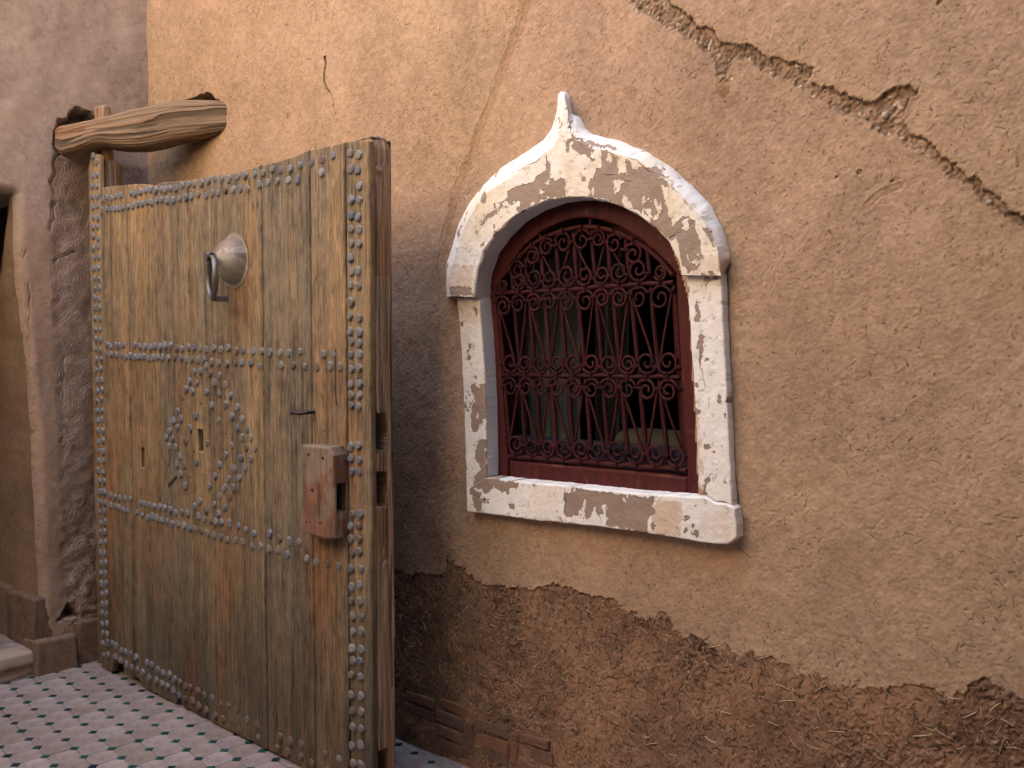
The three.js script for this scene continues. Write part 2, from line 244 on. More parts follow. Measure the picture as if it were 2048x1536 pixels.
// loose straw sticking out of the lower mud, pebbles in the broken seam
{
  const strawMat = std({ color: new THREE.Color().setRGB(0.46, 0.34, 0.19), roughness: 0.7 }), gs = [];
  const big = zD([[755, 870], [650, 940], [700, 925], [800, 870], [985, 912], [840, 1010], [890, 1010], [985, 1000], [1010, 950], [500, 1080], [520, 1100], [470, 750], [540, 1075], [780, 1130], [1100, 1170], [880, 1235], [460, 1215], [170, 1225], [1780, 1085], [1700, 1005], [1480, 1035], [1640, 1190], [1940, 1235], [830, 940], [1010, 1090], [1330, 1130], [1540, 1190], [1900, 1040], [380, 1090], [720, 800]]);
  const add = (x, y, l, a, w) => { const b = a + rr(-0.5, 0.5), z = wallH(x, y) + w * 0.6; const c = new THREE.QuadraticBezierCurve3(new THREE.Vector3(x - Math.cos(a) * l / 2, y - Math.sin(a) * l / 2, wallH(x - Math.cos(a) * l / 2, y - Math.sin(a) * l / 2)), new THREE.Vector3(x, y, z + 0.006), new THREE.Vector3(x + Math.cos(b) * l / 2, y + Math.sin(b) * l / 2, wallH(x + Math.cos(b) * l / 2, y + Math.sin(b) * l / 2))); gs.push(new THREE.TubeGeometry(c, 3, w, 3)); };
  big.forEach(([px, py], i) => { const [x, y] = onZ(px, py); add(x, y, i < 1 ? 0.1 : rr(0.03, 0.055), i < 1 ? -1.1 : rr(-1.5, 1.5), rr(0.0011, 0.0018)); });
  for (let k = 0; k < 650; k++) { const x = rr(-2.5, -0.3), y = rr(0.02, 0.8); if (WA.at(sMud, x, y) < 0.8 || (k > 250 && WA.at(rough, x, y) < 0.3)) continue; add(x, y, rr(0.01, 0.035), rr(-1.57, 1.57), rr(0.0006, 0.0012)); }
  for (let k = 0; k < 260; k++) { const x = rr(-4.2, -0.3), y = rr(0.8, 3.3); if (inside(opening, x, y) || WA.at(mHole, x, y) > 0) continue; add(x, y, rr(0.008, 0.022), rr(-1.57, 1.57), rr(0.0004, 0.0008)); }
  const s = part(wall, 'straw', mergeGeometries(gs), strawMat); s.userData.kind = 'stuff';
  const ps = []; for (let k = 0; k < 1500 && ps.length < 130; k++) { const x = rr(-1.9, -0.3), y = rr(1.8, 3.2); if (WA.at(sStrip, x, y) < 0.5) continue; const r = rr(0.002, 0.0065) * (rnd() > 0.85 ? 1.6 : 1); ps.push(new THREE.IcosahedronGeometry(r, 1).scale(1, rr(0.6, 1), 0.7).rotateZ(rr(0, 3)).translate(x, y, wallH(x, y) + r * 0.2)); }
  part(wall, 'pebbles', mergeGeometries(ps), std({ color: new THREE.Color().setRGB(0.42, 0.33, 0.25) })).userData.kind = 'stuff';
}

// ---------------------------------------------------------------- the doorway wall (x = -4.26), seen steeply
const LX = -4.26;
const LA = new Area(-0.05, 0, 2.9, 3.6, 0.0024);
const sideHole = zE([[108, 505], [150, 450], [165, 405], [250, 380], [262, 318], [300, 300], [330, 285], [370, 262], [400, 285], [455, 292], [505, 312], [545, 352], [600, 380], [640, 560], [420, 700], [160, 790], [120, 690]]).map(([x, y]) => onX(x, y, LX));
const pierEdge = [[0, 0.565], [0.35, 0.557], [0.46, 0.559], [1.21, 0.578], [1.45, 0.592], [1.76, 0.625], [2.11, 0.632], [2.3, 0.64]].map(([y, z]) => [y, z]);
const zEdge = (y) => line(pierEdge, y) + 0.006 * fbm(y * 9, 2, 3);
const LINTEL = 2.165;
const pierLine = crop(2.845, 0, 360)([[150, 470], [160, 620], [180, 760], [205, 900], [225, 1010], [228, 1100], [235, 1280]]).map(([x, y]) => onX(x, y, LX));
const [lRough, lCrack, lHole] = LA.mask((g) => {
  g.globalCompositeOperation = 'lighter';
  poly(g, [...zE([[130, 790], [95, 870], [120, 960], [85, 1100], [80, 1384]]).map(([x, y]) => onX(x, y, LX)), onX(105, 520, LX), onX(120, 900, LX), onX(125, 1250, LX), [0.0, 0], [0.0, 2.36]], '#f00');
  for (const p of [zE([[130, 790], [95, 870], [120, 960], [85, 1100], [80, 1384]]), crop(2.845, 0, 360)([[140, 85], [200, 75], [230, 90], [245, 130]]), crop(2.845, 0, 360)([[290, 80], [315, 120], [300, 190], [285, 290]]), crop(2.845, 0, 360)([[430, 410], [400, 425], [330, 445], [300, 470]]), crop(2.845, 0, 360)([[360, 1000], [352, 1200], [360, 1400], [350, 1500]]), crop(2.845, 0, 360)([[150, 400], [140, 470], [165, 640], [165, 900], [190, 1250], [200, 1500]])]) stroke(g, p.map(([x, y]) => onX(x, y, LX)), 0.006, '#0d0');
  poly(g, sideHole, '#00f');
  stroke(g, pierLine, 0.02, '#300');
  poly(g, [[142, 1208], [158, 1232], [128, 1236], [118, 1243]].map(([x, y]) => onX(x, y, LX)), '#00b');
  poly(g, [[170, 1085], [200, 1100], [200, 1170], [180, 1180], [150, 1160]].map(([x, y]) => onX(x, y, LX)), '#a00');
});
const [lDark, lLight] = LA.mask((g) => {
  g.globalCompositeOperation = 'lighter';
  const dens = (x, y) => clamp(0.5 + 1.5 * fbm(x * 3.1, y * 3.1, 3));
  const faint = () => `rgb(${30 + 190 * Math.pow(rnd(), 2) | 0},0,0)`; fibres(g, 0, 0, 1.2, 3.6, 16000, 0.02, 0.0021, faint, dens); fibres(g, 0, 0, 1.2, 3.6, 26000, 0.009, 0.0022, faint, dens); fibres(g, 1.2, 0, 2.9, 3.6, 9000, 0.02, 0.0024, faint, dens);
  fibres(g, 0, 0, 2.9, 3.6, 4500, 0.02, 0.003, () => `rgb(0,${rr(30, 150) | 0},0)`);
});
const hL = new Float32Array(LA.w * LA.h), lr = blur(lRough, LA.w, LA.h, 4);
for (let j = 0, k = 0; j < LA.h; j++) for (let i = 0; i < LA.w; i++, k++) {
  const x = LA.x0 + i * LA.step, y = j * LA.step, r = lr[k], low = sstep(1.0, 0.3, y) * sstep(0.6, 0.2, x);
  const w = 0.014 * fbm(x * 25, y * 25, 3), hole = LA.at(lHole, x + w, y + w);
  hL[k] = 0.02 * fbm(x * 1.7, y * 1.7 + 8, 3) + 0.006 * fbm(x * 11, y * 8 + 3, 3) + 0.002 * fbm(x * 45, y * 45, 2) - 0.0015 * lDark[k] + 0.001 * lLight[k] - 0.004 * sstep(0.1, 0.9, LA.at(lr, x + w, y + w)) + (r * 0.6 + low) * (0.012 * fbm(x * 22, y * 18, 4) + 0.003 * vn(x * 130, y * 130)) - 0.008 * LA.at(lCrack, x + w, y + w * 0.6) * sstep(-0.25, 0.2, fbm(x * 20, y * 12, 3)) - 0.12 * hole;
}
const sideColor = LA.colorMap((x, y, k, c) => {
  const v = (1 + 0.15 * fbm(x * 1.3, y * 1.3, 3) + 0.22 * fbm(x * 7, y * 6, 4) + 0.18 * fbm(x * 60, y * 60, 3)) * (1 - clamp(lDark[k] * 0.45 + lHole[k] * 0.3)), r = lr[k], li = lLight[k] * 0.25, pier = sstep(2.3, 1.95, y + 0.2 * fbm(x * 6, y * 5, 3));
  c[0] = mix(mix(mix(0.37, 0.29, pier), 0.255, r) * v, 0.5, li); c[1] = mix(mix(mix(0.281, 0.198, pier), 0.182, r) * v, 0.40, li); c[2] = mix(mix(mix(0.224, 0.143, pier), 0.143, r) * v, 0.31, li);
}, THREE.MirroredRepeatWrapping);
const sideMat = std({ map: sideColor, bumpMap: LA.bumpMap(hL, 0.014, 4, THREE.MirroredRepeatWrapping), bumpScale: 0.014, roughness: 0.95 });
const side = thing('mud_wall', 'shaded pinkish mud wall at the left corner with the open doorway and the beam hole', 'wall', [LX, 0, 1]);
const R0 = 0.045, DOOR_END = 2.1;
const sideX = (z, y) => {
  let x = LX + LA.at(hL, z, y); const ze = zEdge(Math.min(y, LINTEL)), d = y > LINTEL ? Math.hypot(Math.max(0, ze - z), y - LINTEL) : ze - z;
  if (d < R0) { const t = 1 - Math.max(0, d) / R0; x -= R0 * (1 - Math.sqrt(Math.max(0, 1 - t * t))); } return x;
};
const lUV = (z, y) => LA.uv(z, y);
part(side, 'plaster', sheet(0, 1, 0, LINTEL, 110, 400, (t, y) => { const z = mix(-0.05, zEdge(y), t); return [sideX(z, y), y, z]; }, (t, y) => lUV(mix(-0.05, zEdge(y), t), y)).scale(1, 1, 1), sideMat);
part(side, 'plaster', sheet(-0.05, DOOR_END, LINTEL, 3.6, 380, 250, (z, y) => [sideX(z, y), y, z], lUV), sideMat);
part(side, 'plaster', sheet(-0.05, 5.2, 3.6, 6.0, 120, 40, (z, y) => [LX + LA.at(hL, mirror(z, LA.x0, LA.x1), mirror(y, 0, LA.y1)), y, z], lUV), sideMat);
part(side, 'plaster', sheet(DOOR_END, 5.2, 0, 3.6, 120, 120, (z, y) => [LX + LA.at(hL, mirror(z, LA.x0, LA.x1), y), y, z], lUV), sideMat);
// reveal of the doorway, soffit over it
const rv = (x, y) => 0.008 * fbm(x * 6, y * 5 + 20, 3) + 0.002 * fbm(x * 40, y * 40, 3);
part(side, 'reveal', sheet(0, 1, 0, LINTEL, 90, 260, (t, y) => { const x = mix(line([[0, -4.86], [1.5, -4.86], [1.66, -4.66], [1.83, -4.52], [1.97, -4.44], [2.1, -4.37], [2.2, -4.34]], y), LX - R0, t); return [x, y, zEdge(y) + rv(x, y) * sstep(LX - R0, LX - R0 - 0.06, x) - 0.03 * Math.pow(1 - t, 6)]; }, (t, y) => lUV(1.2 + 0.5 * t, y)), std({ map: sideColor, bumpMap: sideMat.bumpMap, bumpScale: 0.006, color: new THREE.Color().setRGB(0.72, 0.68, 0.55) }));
part(side, 'soffit', sheet(0.5, DOOR_END, -4.86, LX - R0, 60, 20, (z, x) => [x, LINTEL + 0.4 * rv(x, z), z], (z, x) => lUV(z, 2 + x + 4.86)), sideMat);
part(side, 'core', mergeGeometries([box(-4.86, -0.1, -0.2, LX - 0.16, 6, 0.1), box(-4.86, LINTEL + 0.03, 0.1, LX - 0.16, 6, DOOR_END), box(-4.86, -0.1, DOOR_END, LX - 0.1, 6, 5.2), box(-4.9, 6, -0.4, LX + 0.06, 6.1, 5.4)]), coreMat);
// terracotta slabs of the skirting: round the pier and into the reveal
{
  const sk = [std({ color: new THREE.Color().setRGB(0.2, 0.128, 0.088), bumpMap: sideMat.bumpMap, bumpScale: 0.006, map: wallColorTint(0.9) }), std({ color: new THREE.Color().setRGB(0.18, 0.112, 0.076), bumpMap: sideMat.bumpMap, bumpScale: 0.006, map: wallColorTint(0.8) })];
  const slab = (x0, y0, z0, x1, y1, z1, m) => { const g = new RoundedBoxGeometry(x1 - x0, y1 - y0, z1 - z0, 6, 0.014), p = g.attributes.position; for (let i = 0; i < p.count; i++) { const a = p.getX(i) * 9 + x0, b = p.getY(i) * 9, c = p.getZ(i) * 9; p.setXYZ(i, p.getX(i) + 0.02 * fbm(b + 3, c, 4), p.getY(i) + 0.02 * fbm(a, c + 7, 4), p.getZ(i) + 0.02 * fbm(a + 5, b, 4)); } part(side, 'skirting_slab', g.translate((x0 + x1) / 2, (y0 + y1) / 2, (z0 + z1) / 2), sk[m]); };
  slab(LX - 0.1, -0.02, 0.42, LX + 0.035, 0.155, 0.605, 0); slab(LX - 0.1, -0.02, 0.16, LX + 0.03, 0.20, 0.417, 1);
  slab(-4.55, 0.1, 0.5, LX - 0.012, 0.345, 0.60, 1); slab(-4.86, 0.1, 0.5, -4.555, 0.35, 0.598, 0);
}
function wallColorTint(v) { const a = new Area(0, 0, 0.6, 0.6, 0.003); return a.colorMap((x, y, k, c) => { const q = v + 0.5 * fbm(x * 20, y * 24, 4) + 0.3 * fbm(x * 120, y * 120, 2); c[0] = q; c[1] = q * 0.98; c[2] = q * 0.96; }); }

// ---------------------------------------------------------------- wood
const AGED = new Area(0, 0, 0.8, 1.6, 0.0016), hA = new Float32Array(AGED.w * AGED.h);
const agedMap = AGED.colorMap((x, y, k, c) => {
  const wv = 0.006 * fbm(x * 3, y * 3, 2), X = x + wv, g1 = fbm(X * 110, y * 3.2, 4), g2 = fbm(X * 330, y * 9, 3), crack = sstep(0.30, 0.36, fbm(X * 95 + 8, y * 2.4, 3)), tone = fbm(x * 4 + 3, y * 1.5, 3), red = sstep(0.12, 0.4, fbm(x * 9 + 60, y * 2.2, 3));
  hA[k] = 0.0035 * g1 + 0.0015 * g2 - 0.006 * crack;
  const v = (1 + 0.35 * g1 + 0.5 * g2 + 0.25 * tone) * (1 - 0.6 * crack);
  c[0] = 0.265 * v; c[1] = mix(0.185, 0.14, red) * v; c[2] = mix(0.118, 0.075, red) * v;
});
const agedBump = AGED.bumpMap(hA, 0.014, 0);
const aged = (r, g, b) => { const m = std({ map: agedMap, bumpMap: agedBump, bumpScale: 0.014, color: new THREE.Color().setRGB(r, g, b), roughness: 0.85 }); return m; };

// ---------------------------------------------------------------- lintel beam across the corner, with its pivot hole
{
  const L = new THREE.Vector3(LX, 0, 0.475), Rr = new THREE.Vector3(-3.72, 0, 0.0), dir = Rr.clone().sub(L), len = dir.length(); dir.normalize(); const nrm = new THREE.Vector3(-dir.z, 0, dir.x); if (nrm.z < 0) nrm.negate();
  const onBeam = ([px, py]) => { const d = ray(px, py), t = nrm.dot(L.clone().addScaledVector(nrm, 0.07).sub(EYE)) / nrm.dot(d), p = EYE.clone().addScaledVector(d, t); return [p.clone().sub(L).dot(dir), p.y]; };
  const top = zE([[118, 470], [150, 437], [320, 405], [540, 362], [690, 325], [830, 285], [960, 245], [1100, 215], [1290, 172], [1480, 148], [1680, 145], [1880, 152], [1960, 155]]).map(onBeam), bot = zE([[130, 740], [180, 785], [330, 745], [430, 705], [520, 668], [620, 655], [720, 675], [850, 690], [1000, 690], [1080, 685], [1250, 655], [1420, 610], [1600, 580], [1760, 558], [1960, 520]]).map(onBeam);
  const NU = 180, NV = 110, s0 = onBeam(zE([[122, 640]])[0])[0], s1 = len + 0.16;
  const prof = (s, a) => { const yt = line(top, s), yb = line(bot, s), cy = (yt + yb) / 2, ry = (yt - yb) / 2, ca = Math.cos(a), sa = Math.sin(a), p = 0.45; let w = Math.sign(ca) * Math.pow(Math.abs(ca), p), v = Math.sign(sa) * Math.pow(Math.abs(sa), p); const n = 1 + 0.035 * fbm(s * 3 + 3, a * 1.2, 2) + 0.012 * fbm(s * 8, a * 9, 3) - 0.05 * sstep(0.24, 0.30, fbm(s * 2.0 + 1, a * 9 + 4, 3)) + 0.02 * fbm(s * 2.5, a * 22, 3) - 0.04 * sstep(0.2, 0.3, fbm(s * 3.2 + 21, a * 9 + 4, 3)); return [L.x + dir.x * s + nrm.x * w * 0.08 * n, cy + v * ry * (1 + (n - 1) * 0.5), L.z + dir.z * s + nrm.z * w * 0.08 * n]; };
  const g = sheet(s0, s1, 0, Math.PI * 2, NU, NV, prof, (s, a) => [a * 0.105 / 0.8, s / 1.6]);
  const capOf = (s) => { const c = []; for (let i = 0; i < NV; i++) c.push(prof(s, i / NV * Math.PI * 2)); const m = c.reduce((p, q) => [p[0] + q[0] / NV, p[1] + q[1] / NV, p[2] + q[2] / NV], [0, 0, 0]); const pos = [], uv = []; for (let i = 0; i < NV; i++) for (const q of [m, c[i], c[(i + 1) % NV]]) { pos.push(...q); uv.push(q[1] * 1.2, q[2]); } const b = new THREE.BufferGeometry(); b.setAttribute('position', new THREE.Float32BufferAttribute(pos, 3)); b.setAttribute('uv', new THREE.Float32BufferAttribute(uv, 2)); b.computeVertexNormals(); return b; };
  const beam = thing('wooden_beam', 'rough weathered log set across the wall corner above the door post', 'beam', [L.x, 2.4, L.z]);
  part(beam, 'log', mergeGeometries([g.toNonIndexed(), capOf(s0), capOf(s1)]), aged(0.88, 0.84, 0.78));
}

// ---------------------------------------------------------------- the studded door: leaf plane parallel to the wall, local x along the leaf, z towards the court
const DP = [-4.0918, 0.36422], DQ = [-2.18654, 0.41244], DLEN = Math.hypot(DQ[0] - DP[0], DQ[1] - DP[1]), DC = (DQ[0] - DP[0]) / DLEN, DS = (DQ[1] - DP[1]) / DLEN;
const door = thing('plank_door', 'old plank door with rows of iron studs, standing open against the wall', 'door', [DP[0], 0, DP[1]]);
door.rotation.y = -Math.atan2(DS, DC);
const onDoor = ([px, py], off = 0) => { const d = ray(px, py), nx = -DS, nz = DC, ax = DP[0] + nx * off, az = DP[1] + nz * off, t = ((ax - EYE.x) * nx + (az - EYE.z) * nz) / (d.x * nx + d.z * nz), x = EYE.x + d.x * t, y = EYE.y + d.y * t, z = EYE.z + d.z * t; return [(x - ax) * DC + (z - az) * DS, y]; };
const DA = new Area(-0.1, -0.04, 1.96, 2.38, 0.00125), hD = new Float32Array(DA.w * DA.h);
const joints = [203, 256, 378, 423, 525, 622, 692].map((x) => onDoor([x, 560])[0]);
const SL = onDoor([181, 560])[0] - 0.004, SR = onDoor([740, 560])[0];
const cuts = [SL, ...joints, SR];
const zG = crop(2.477, 0, 0), zH = crop(2.415, 0, 900);
const topLine = [...zG([[440, 905], [492, 930], [630, 915], [634, 912], [744, 914], [752, 920], [800, 905], [938, 892], [1030, 880], [1090, 868], [1150, 860], [1230, 838], [1292, 818], [1300, 822], [1400, 793], [1530, 745], [1540, 742], [1620, 722], [1712, 704], [1800, 690], [1840, 702]])].map((p) => onDoor(p));
const botLine = [...zH([[495, 1040], [502, 1066], [522, 1080], [545, 1076], [552, 1030], [575, 1015], [594, 1020], [600, 1072], [640, 1090], [672, 1112], [684, 1140], [715, 1165], [745, 1190], [752, 1180], [780, 1190], [800, 1215], [850, 1245], [862, 1160], [872, 1190], [880, 1272], [905, 1272], [912, 1250], [940, 1280], [985, 1305], [1000, 1290], [1018, 1312], [1030, 1350], [1100, 1395], [1180, 1428], [1250, 1462], [1268, 1440], [1280, 1468], [1330, 1470], [1345, 1490], [1400, 1500], [1425, 1535], [1449, 1536], [1500, 1562], [1600, 1615], [1700, 1660], [1815, 1720]])].map((p) => onDoor(p)).sort((a, b) => a[0] - b[0]);
// where the studs sit: rows, border columns and the diamond
const studList = (() => {
  const at = [];
  const row = (pts, gapL, gapR) => { const q = resample(pts, 80).map((p) => onDoor(p)); let s = q[0][0]; const end = q[q.length - 1][0]; while (s < end) { if (!joints.some((j) => Math.abs(j - s) < 0.007)) at.push([s + rr(-0.004, 0.004), line(q, s) + rr(-0.006, 0.006)]); s += mix(gapL, gapR, sstep(0.6, 1.5, s)) * rr(0.86, 1.2); } };
  row([[207, 399], [245, 390], [258, 389], [287, 385], [303, 380], [345, 377], [381, 371], [401, 366], [437, 359], [479, 354], [512, 348], [531, 343], [564, 338], [612, 328], [629, 325], [684, 312]], 0.042, 0.06);
  row([[205, 421], [245, 416], [277, 410], [313, 402], [368, 398], [381, 392], [411, 390], [437, 385], [479, 379], [512, 372], [531, 366], [562, 364], [596, 359], [629, 351], [684, 343]], 0.042, 0.06);
  row([[205, 690], [245, 691], [300, 693], [365, 695], [420, 697], [470, 699], [530, 702], [600, 706], [690, 709]], 0.041, 0.06);
  row([[205, 709], [245, 712], [300, 715], [365, 718], [420, 722], [470, 726], [530, 730], [600, 733], [690, 737]], 0.041, 0.06);
  row([[204, 984], [244, 995], [290, 1008], [364, 1026], [414, 1037], [460, 1048], [509, 1064], [534, 1068], [592, 1084], [612, 1088]], 0.041, 0.058);
  row([[203, 1004], [255, 1021], [321, 1039], [364, 1050], [414, 1065], [472, 1081], [507, 1091], [534, 1095], [592, 1111], [640, 1123], [690, 1137]], 0.041, 0.058);
  const bottomRow = at.length;
  row([[215, 1281], [244, 1298], [298, 1327], [348, 1355], [371, 1372], [387, 1376], [435, 1403], [468, 1416], [501, 1440], [532, 1453], [584, 1482], [626, 1495], [661, 1508], [692, 1522]], 0.046, 0.066);
  row([[232, 1314], [261, 1332], [311, 1360], [348, 1379], [360, 1393], [387, 1403], [420, 1422], [464, 1449], [538, 1487], [571, 1503], [626, 1525], [690, 1550]], 0.05, 0.07);
  const rustFrom = bottomRow, rustTo = at.length;
  for (const y of [308, 340, 369, 400, 431, 458, 488, 515, 543, 572, 603, 634, 663, 685, 708, 736, 766, 789, 811, 893, 918, 941, 1028, 1052, 1076, 1104, 1137, 1172, 1202, 1231, 1262, 1295, 1320, 1351, 1389, 1423, 1453, 1490, 1526]) { const d = (y - 300) / 1250; at.push(onDoor([701 + d * 4 + rr(-2, 2), y + rr(-2, 2)]), onDoor([717 + d * 5 + rr(-2, 2), y + 1 + rr(-3, 3)])); }
  for (let y = 374; y < 1312; y += 20.3) { const d = (y - 374) / 940, j = rr(-1, 1); at.push(onDoor([185 + d * 22 + j, y + rr(-2, 2)]), onDoor([194 + d * 22 + j, y + rr(-2, 2)])); }
  at.push(onDoor([187, 312]), onDoor([193, 325]), onDoor([187, 352]), onDoor([194, 350]));
  const rosette = [[395, 197], [302, 240], [355, 240], [420, 257], [500, 272], [268, 315], [322, 328], [457, 327], [540, 345], [240, 378], [290, 392], [397, 400], [498, 408], [584, 425], [440, 500], [547, 500], [634, 515], [174, 546], [200, 603], [140, 617], [315, 585], [490, 615], [593, 585], [677, 605], [172, 677], [113, 697], [272, 675], [636, 675], [710, 688], [87, 748], [136, 757], [236, 775], [402, 790], [672, 750], [741, 750], [110, 820], [163, 820], [592, 808], [705, 825], [774, 830], [137, 885], [193, 897], [547, 880], [665, 908], [735, 912], [167, 958], [225, 965], [321, 942], [500, 958], [615, 985], [694, 977], [200, 1035], [465, 1045], [572, 1065], [653, 1055], [235, 1120], [302, 1140], [420, 1122], [538, 1135], [606, 1135], [345, 1233], [500, 1197], [576, 1203], [305, 1275], [393, 1312], [457, 1262], [540, 1285], [490, 1335], [457, 1385], [513, 1400], [575, 1415]];
  for (const [x, y] of rosette) at.push(onDoor([310 + x / 3.84, 680 + y / 3.84]));
  const block = [onDoor([600, 885]), onDoor([684, 1082])];
  return at.map(([s, y], i) => ({ s, y, rust: i >= rustFrom && i < rustTo && s > 0.75 })).filter((q) => !(q.s > block[0][0] && q.s < block[1][0] && q.y < block[0][1] && q.y > block[1][1]));
})();
const [dCrack, dScr, dStain] = DA.mask((g) => {
  g.globalCompositeOperation = 'lighter';
  const L = (pts, w, c) => stroke(g, pts.map((p) => onDoor(p)), w, c);
  for (const q of studList) { const l = rr(0.015, 0.07); stroke(g, [[q.s, q.y - 0.012], [q.s + rr(-0.002, 0.002), q.y - 0.012 - l]], rr(0.004, 0.012), `rgb(0,${rr(20, 150) | 0},0)`); g.fillStyle = 'rgb(0,110,0)'; g.beginPath(); g.arc(q.s, q.y - 0.003, 0.021, 0, 7); g.fill(); }
  for (let k = 0; k < 16; k++) { const x = rr(0, 1.9), y = rr(0.2, 2); g.fillStyle = '#700'; g.beginPath(); g.ellipse(x, y, 0.007, 0.014, 0, 0, 7); g.fill(); stroke(g, [[x + 0.011, y - 0.06], [x + 0.016, y], [x + 0.011, y + 0.06]], 0.003, '#400'); stroke(g, [[x - 0.011, y - 0.06], [x - 0.016, y], [x - 0.011, y + 0.06]], 0.003, '#400'); }
  L([[385, 700], [383, 780], [385, 850]], 0.004, '#800'); L([[320, 1000], [335, 935], [345, 900]], 0.004, '#a00'); L([[338, 972], [352, 956]], 0.016, '#f00');
  L([[672, 700], [671, 780], [674, 810]], 0.006, '#d00'); L([[645, 790], [647, 815]], 0.006, '#900'); L([[306, 1170], [305, 1240]], 0.003, '#700'); L([[330, 1200], [329, 1330]], 0.003, '#700'); L([[260, 430], [262, 620]], 0.003, '#700'); L([[410, 560], [412, 760]], 0.003, '#600');
  for (const [x, y, r] of [[402, 808, 5], [365, 800, 4], [372, 815, 3], [380, 955, 4], [407, 950, 3], [452, 868, 4], [388, 903, 4], [650, 862, 3]]) { g.fillStyle = '#f00'; g.beginPath(); g.arc(...onDoor([x, y]), r * 0.0011, 0, 7); g.fill(); }
  for (let k = 0; k < 260; k++) { const x = rr(-0.05, 1.9), y = rr(0.02, 2.1), l = rr(0.05, 0.4); stroke(g, [[x, y], [x + rr(-0.004, 0.004), y + l * 0.5], [x + rr(-0.006, 0.006), y + l]], rr(0.0012, 0.0024), `rgb(${rr(30, 150) | 0},0,0)`); }
  // orange weathering below the knocker, round the lower rows and by the lock
  for (const [x, y, w, c] of [[490, 560, 0.09, '#008'], [470, 640, 0.06, '#006'], [260, 800, 0.3, '#004'], [700, 850, 0.08, '#007'], [300, 1060, 0.3, '#003'], [640, 1120, 0.2, '#006'], [460, 1120, 0.16, '#006'], [705, 970, 0.05, '#008'], [230, 960, 0.16, '#005'], [450, 1250, 0.12, '#004'], [640, 1250, 0.15, '#003'], [325, 450, 0.05, '#005'], [280, 430, 0.04, '#005']]) { const [a, b] = onDoor([x, y]); stroke(g, [[a, b - 0.12], [a, b + 0.12]], w, c); }
});
const stain = blur(dStain, DA.w, DA.h, 30), rust = blur(dScr, DA.w, DA.h, 4);
const mot0 = (s, y) => fbm(s * 60 + 1, y * 45, 3);
const plankOf = (s) => { let i = 0; while (i < joints.length && s > joints[i]) i++; return i; };
const toneOf = [0.06, -0.02, 0.05, 0.02, 0.08, -0.1, 0.0, 0.04], greyOf = [0.2, 0.15, 0.25, 0.2, 0.3, 0.6, 0.25, 0.2];
const doorMap = DA.colorMap((s, y, k, c) => {
  const p = plankOf(s), o = p * 37.7, w = 0.02 * fbm(s * 4 + o, y * 1.7, 2), X = s + w;
  const g1 = fbm(X * 40 + o, y * 1.5, 4), g2 = fbm(X * 130 + o, y * 6, 4), g3 = fbm(X * 330 + o, y * 34, 3), pores = sstep(0.3, 0.55, fbm(X * 300 + o, y * 14, 2));
  const gray = clamp(greyOf[p] + 1.6 * fbm(s * 9 + o, y * 1.1 + 4, 3) + 0.25), org = clamp(1.4 * stain[k] + 1.3 * sstep(0.1, 0.42, fbm(s * 13 + o + 9, y * 1.3, 3)) * sstep(1.75, 1.0, y) * 0.7), dark = sstep(0.16, 0.45, fbm(s * 22 + o + 50, y * 0.9, 3));
  const cr = dCrack[k]; hD[k] = 0.0014 * g1 + 0.0022 * g2 + 0.0020 * g3 + 0.0012 * mot0(s, y) - 0.005 * cr - 0.0012 * pores;
  const mot = fbm(s * 30 + 3, y * 22, 4), m3 = fbm(s * 5 + o, y * 3 + 8, 3);
  let v = (1 + toneOf[p] + 0.26 * g1 + 0.5 * g2 + 0.6 * g3 + 0.36 * mot + 0.36 * m3) * (1 - 0.22 * dark) * (1 - 0.35 * pores) * (1 - 0.85 * cr);
  v *= 1 - 0.35 * rust[k];
  v *= 0.98 * mix(0.55, 1, sstep(0.02, 1.1, y + 0.12 * fbm(s * 8, y * 4, 3))); v *= mix(1, 1.1, sstep(1.2, 1.9, y));  // grime low down plus painted light falloff: darker below, lighter above
  let r = mix(0.245, 0.168, gray), g = mix(0.167, 0.134, gray), b = mix(0.089, 0.09, gray);
  r = mix(r, 0.25, org * 0.75); g = mix(g, 0.118, org * 0.75); b = mix(b, 0.046, org * 0.75);
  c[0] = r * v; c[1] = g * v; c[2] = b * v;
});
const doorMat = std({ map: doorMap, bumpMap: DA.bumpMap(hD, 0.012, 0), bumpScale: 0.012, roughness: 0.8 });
const doorUV = (g) => { const p = g.attributes.position, n = g.attributes.normal, u = g.attributes.uv; for (let i = 0; i < p.count; i++) { const z = p.getZ(i), side = Math.abs(n.getX(i)) > 0.7 ? z : 0; u.setXY(i, ...DA.uv(p.getX(i) + side, p.getY(i))); } return g; };
const slot = (px) => px.map((p) => onDoor(p));
const slots = [slot([[394, 858], [405, 860], [406, 906], [396, 902]]), slot([[280, 897], [288, 896], [288, 936], [281, 934]]), slot([[625, 816], [632, 816], [632, 840], [626, 838]])];
const BT = 0.02;
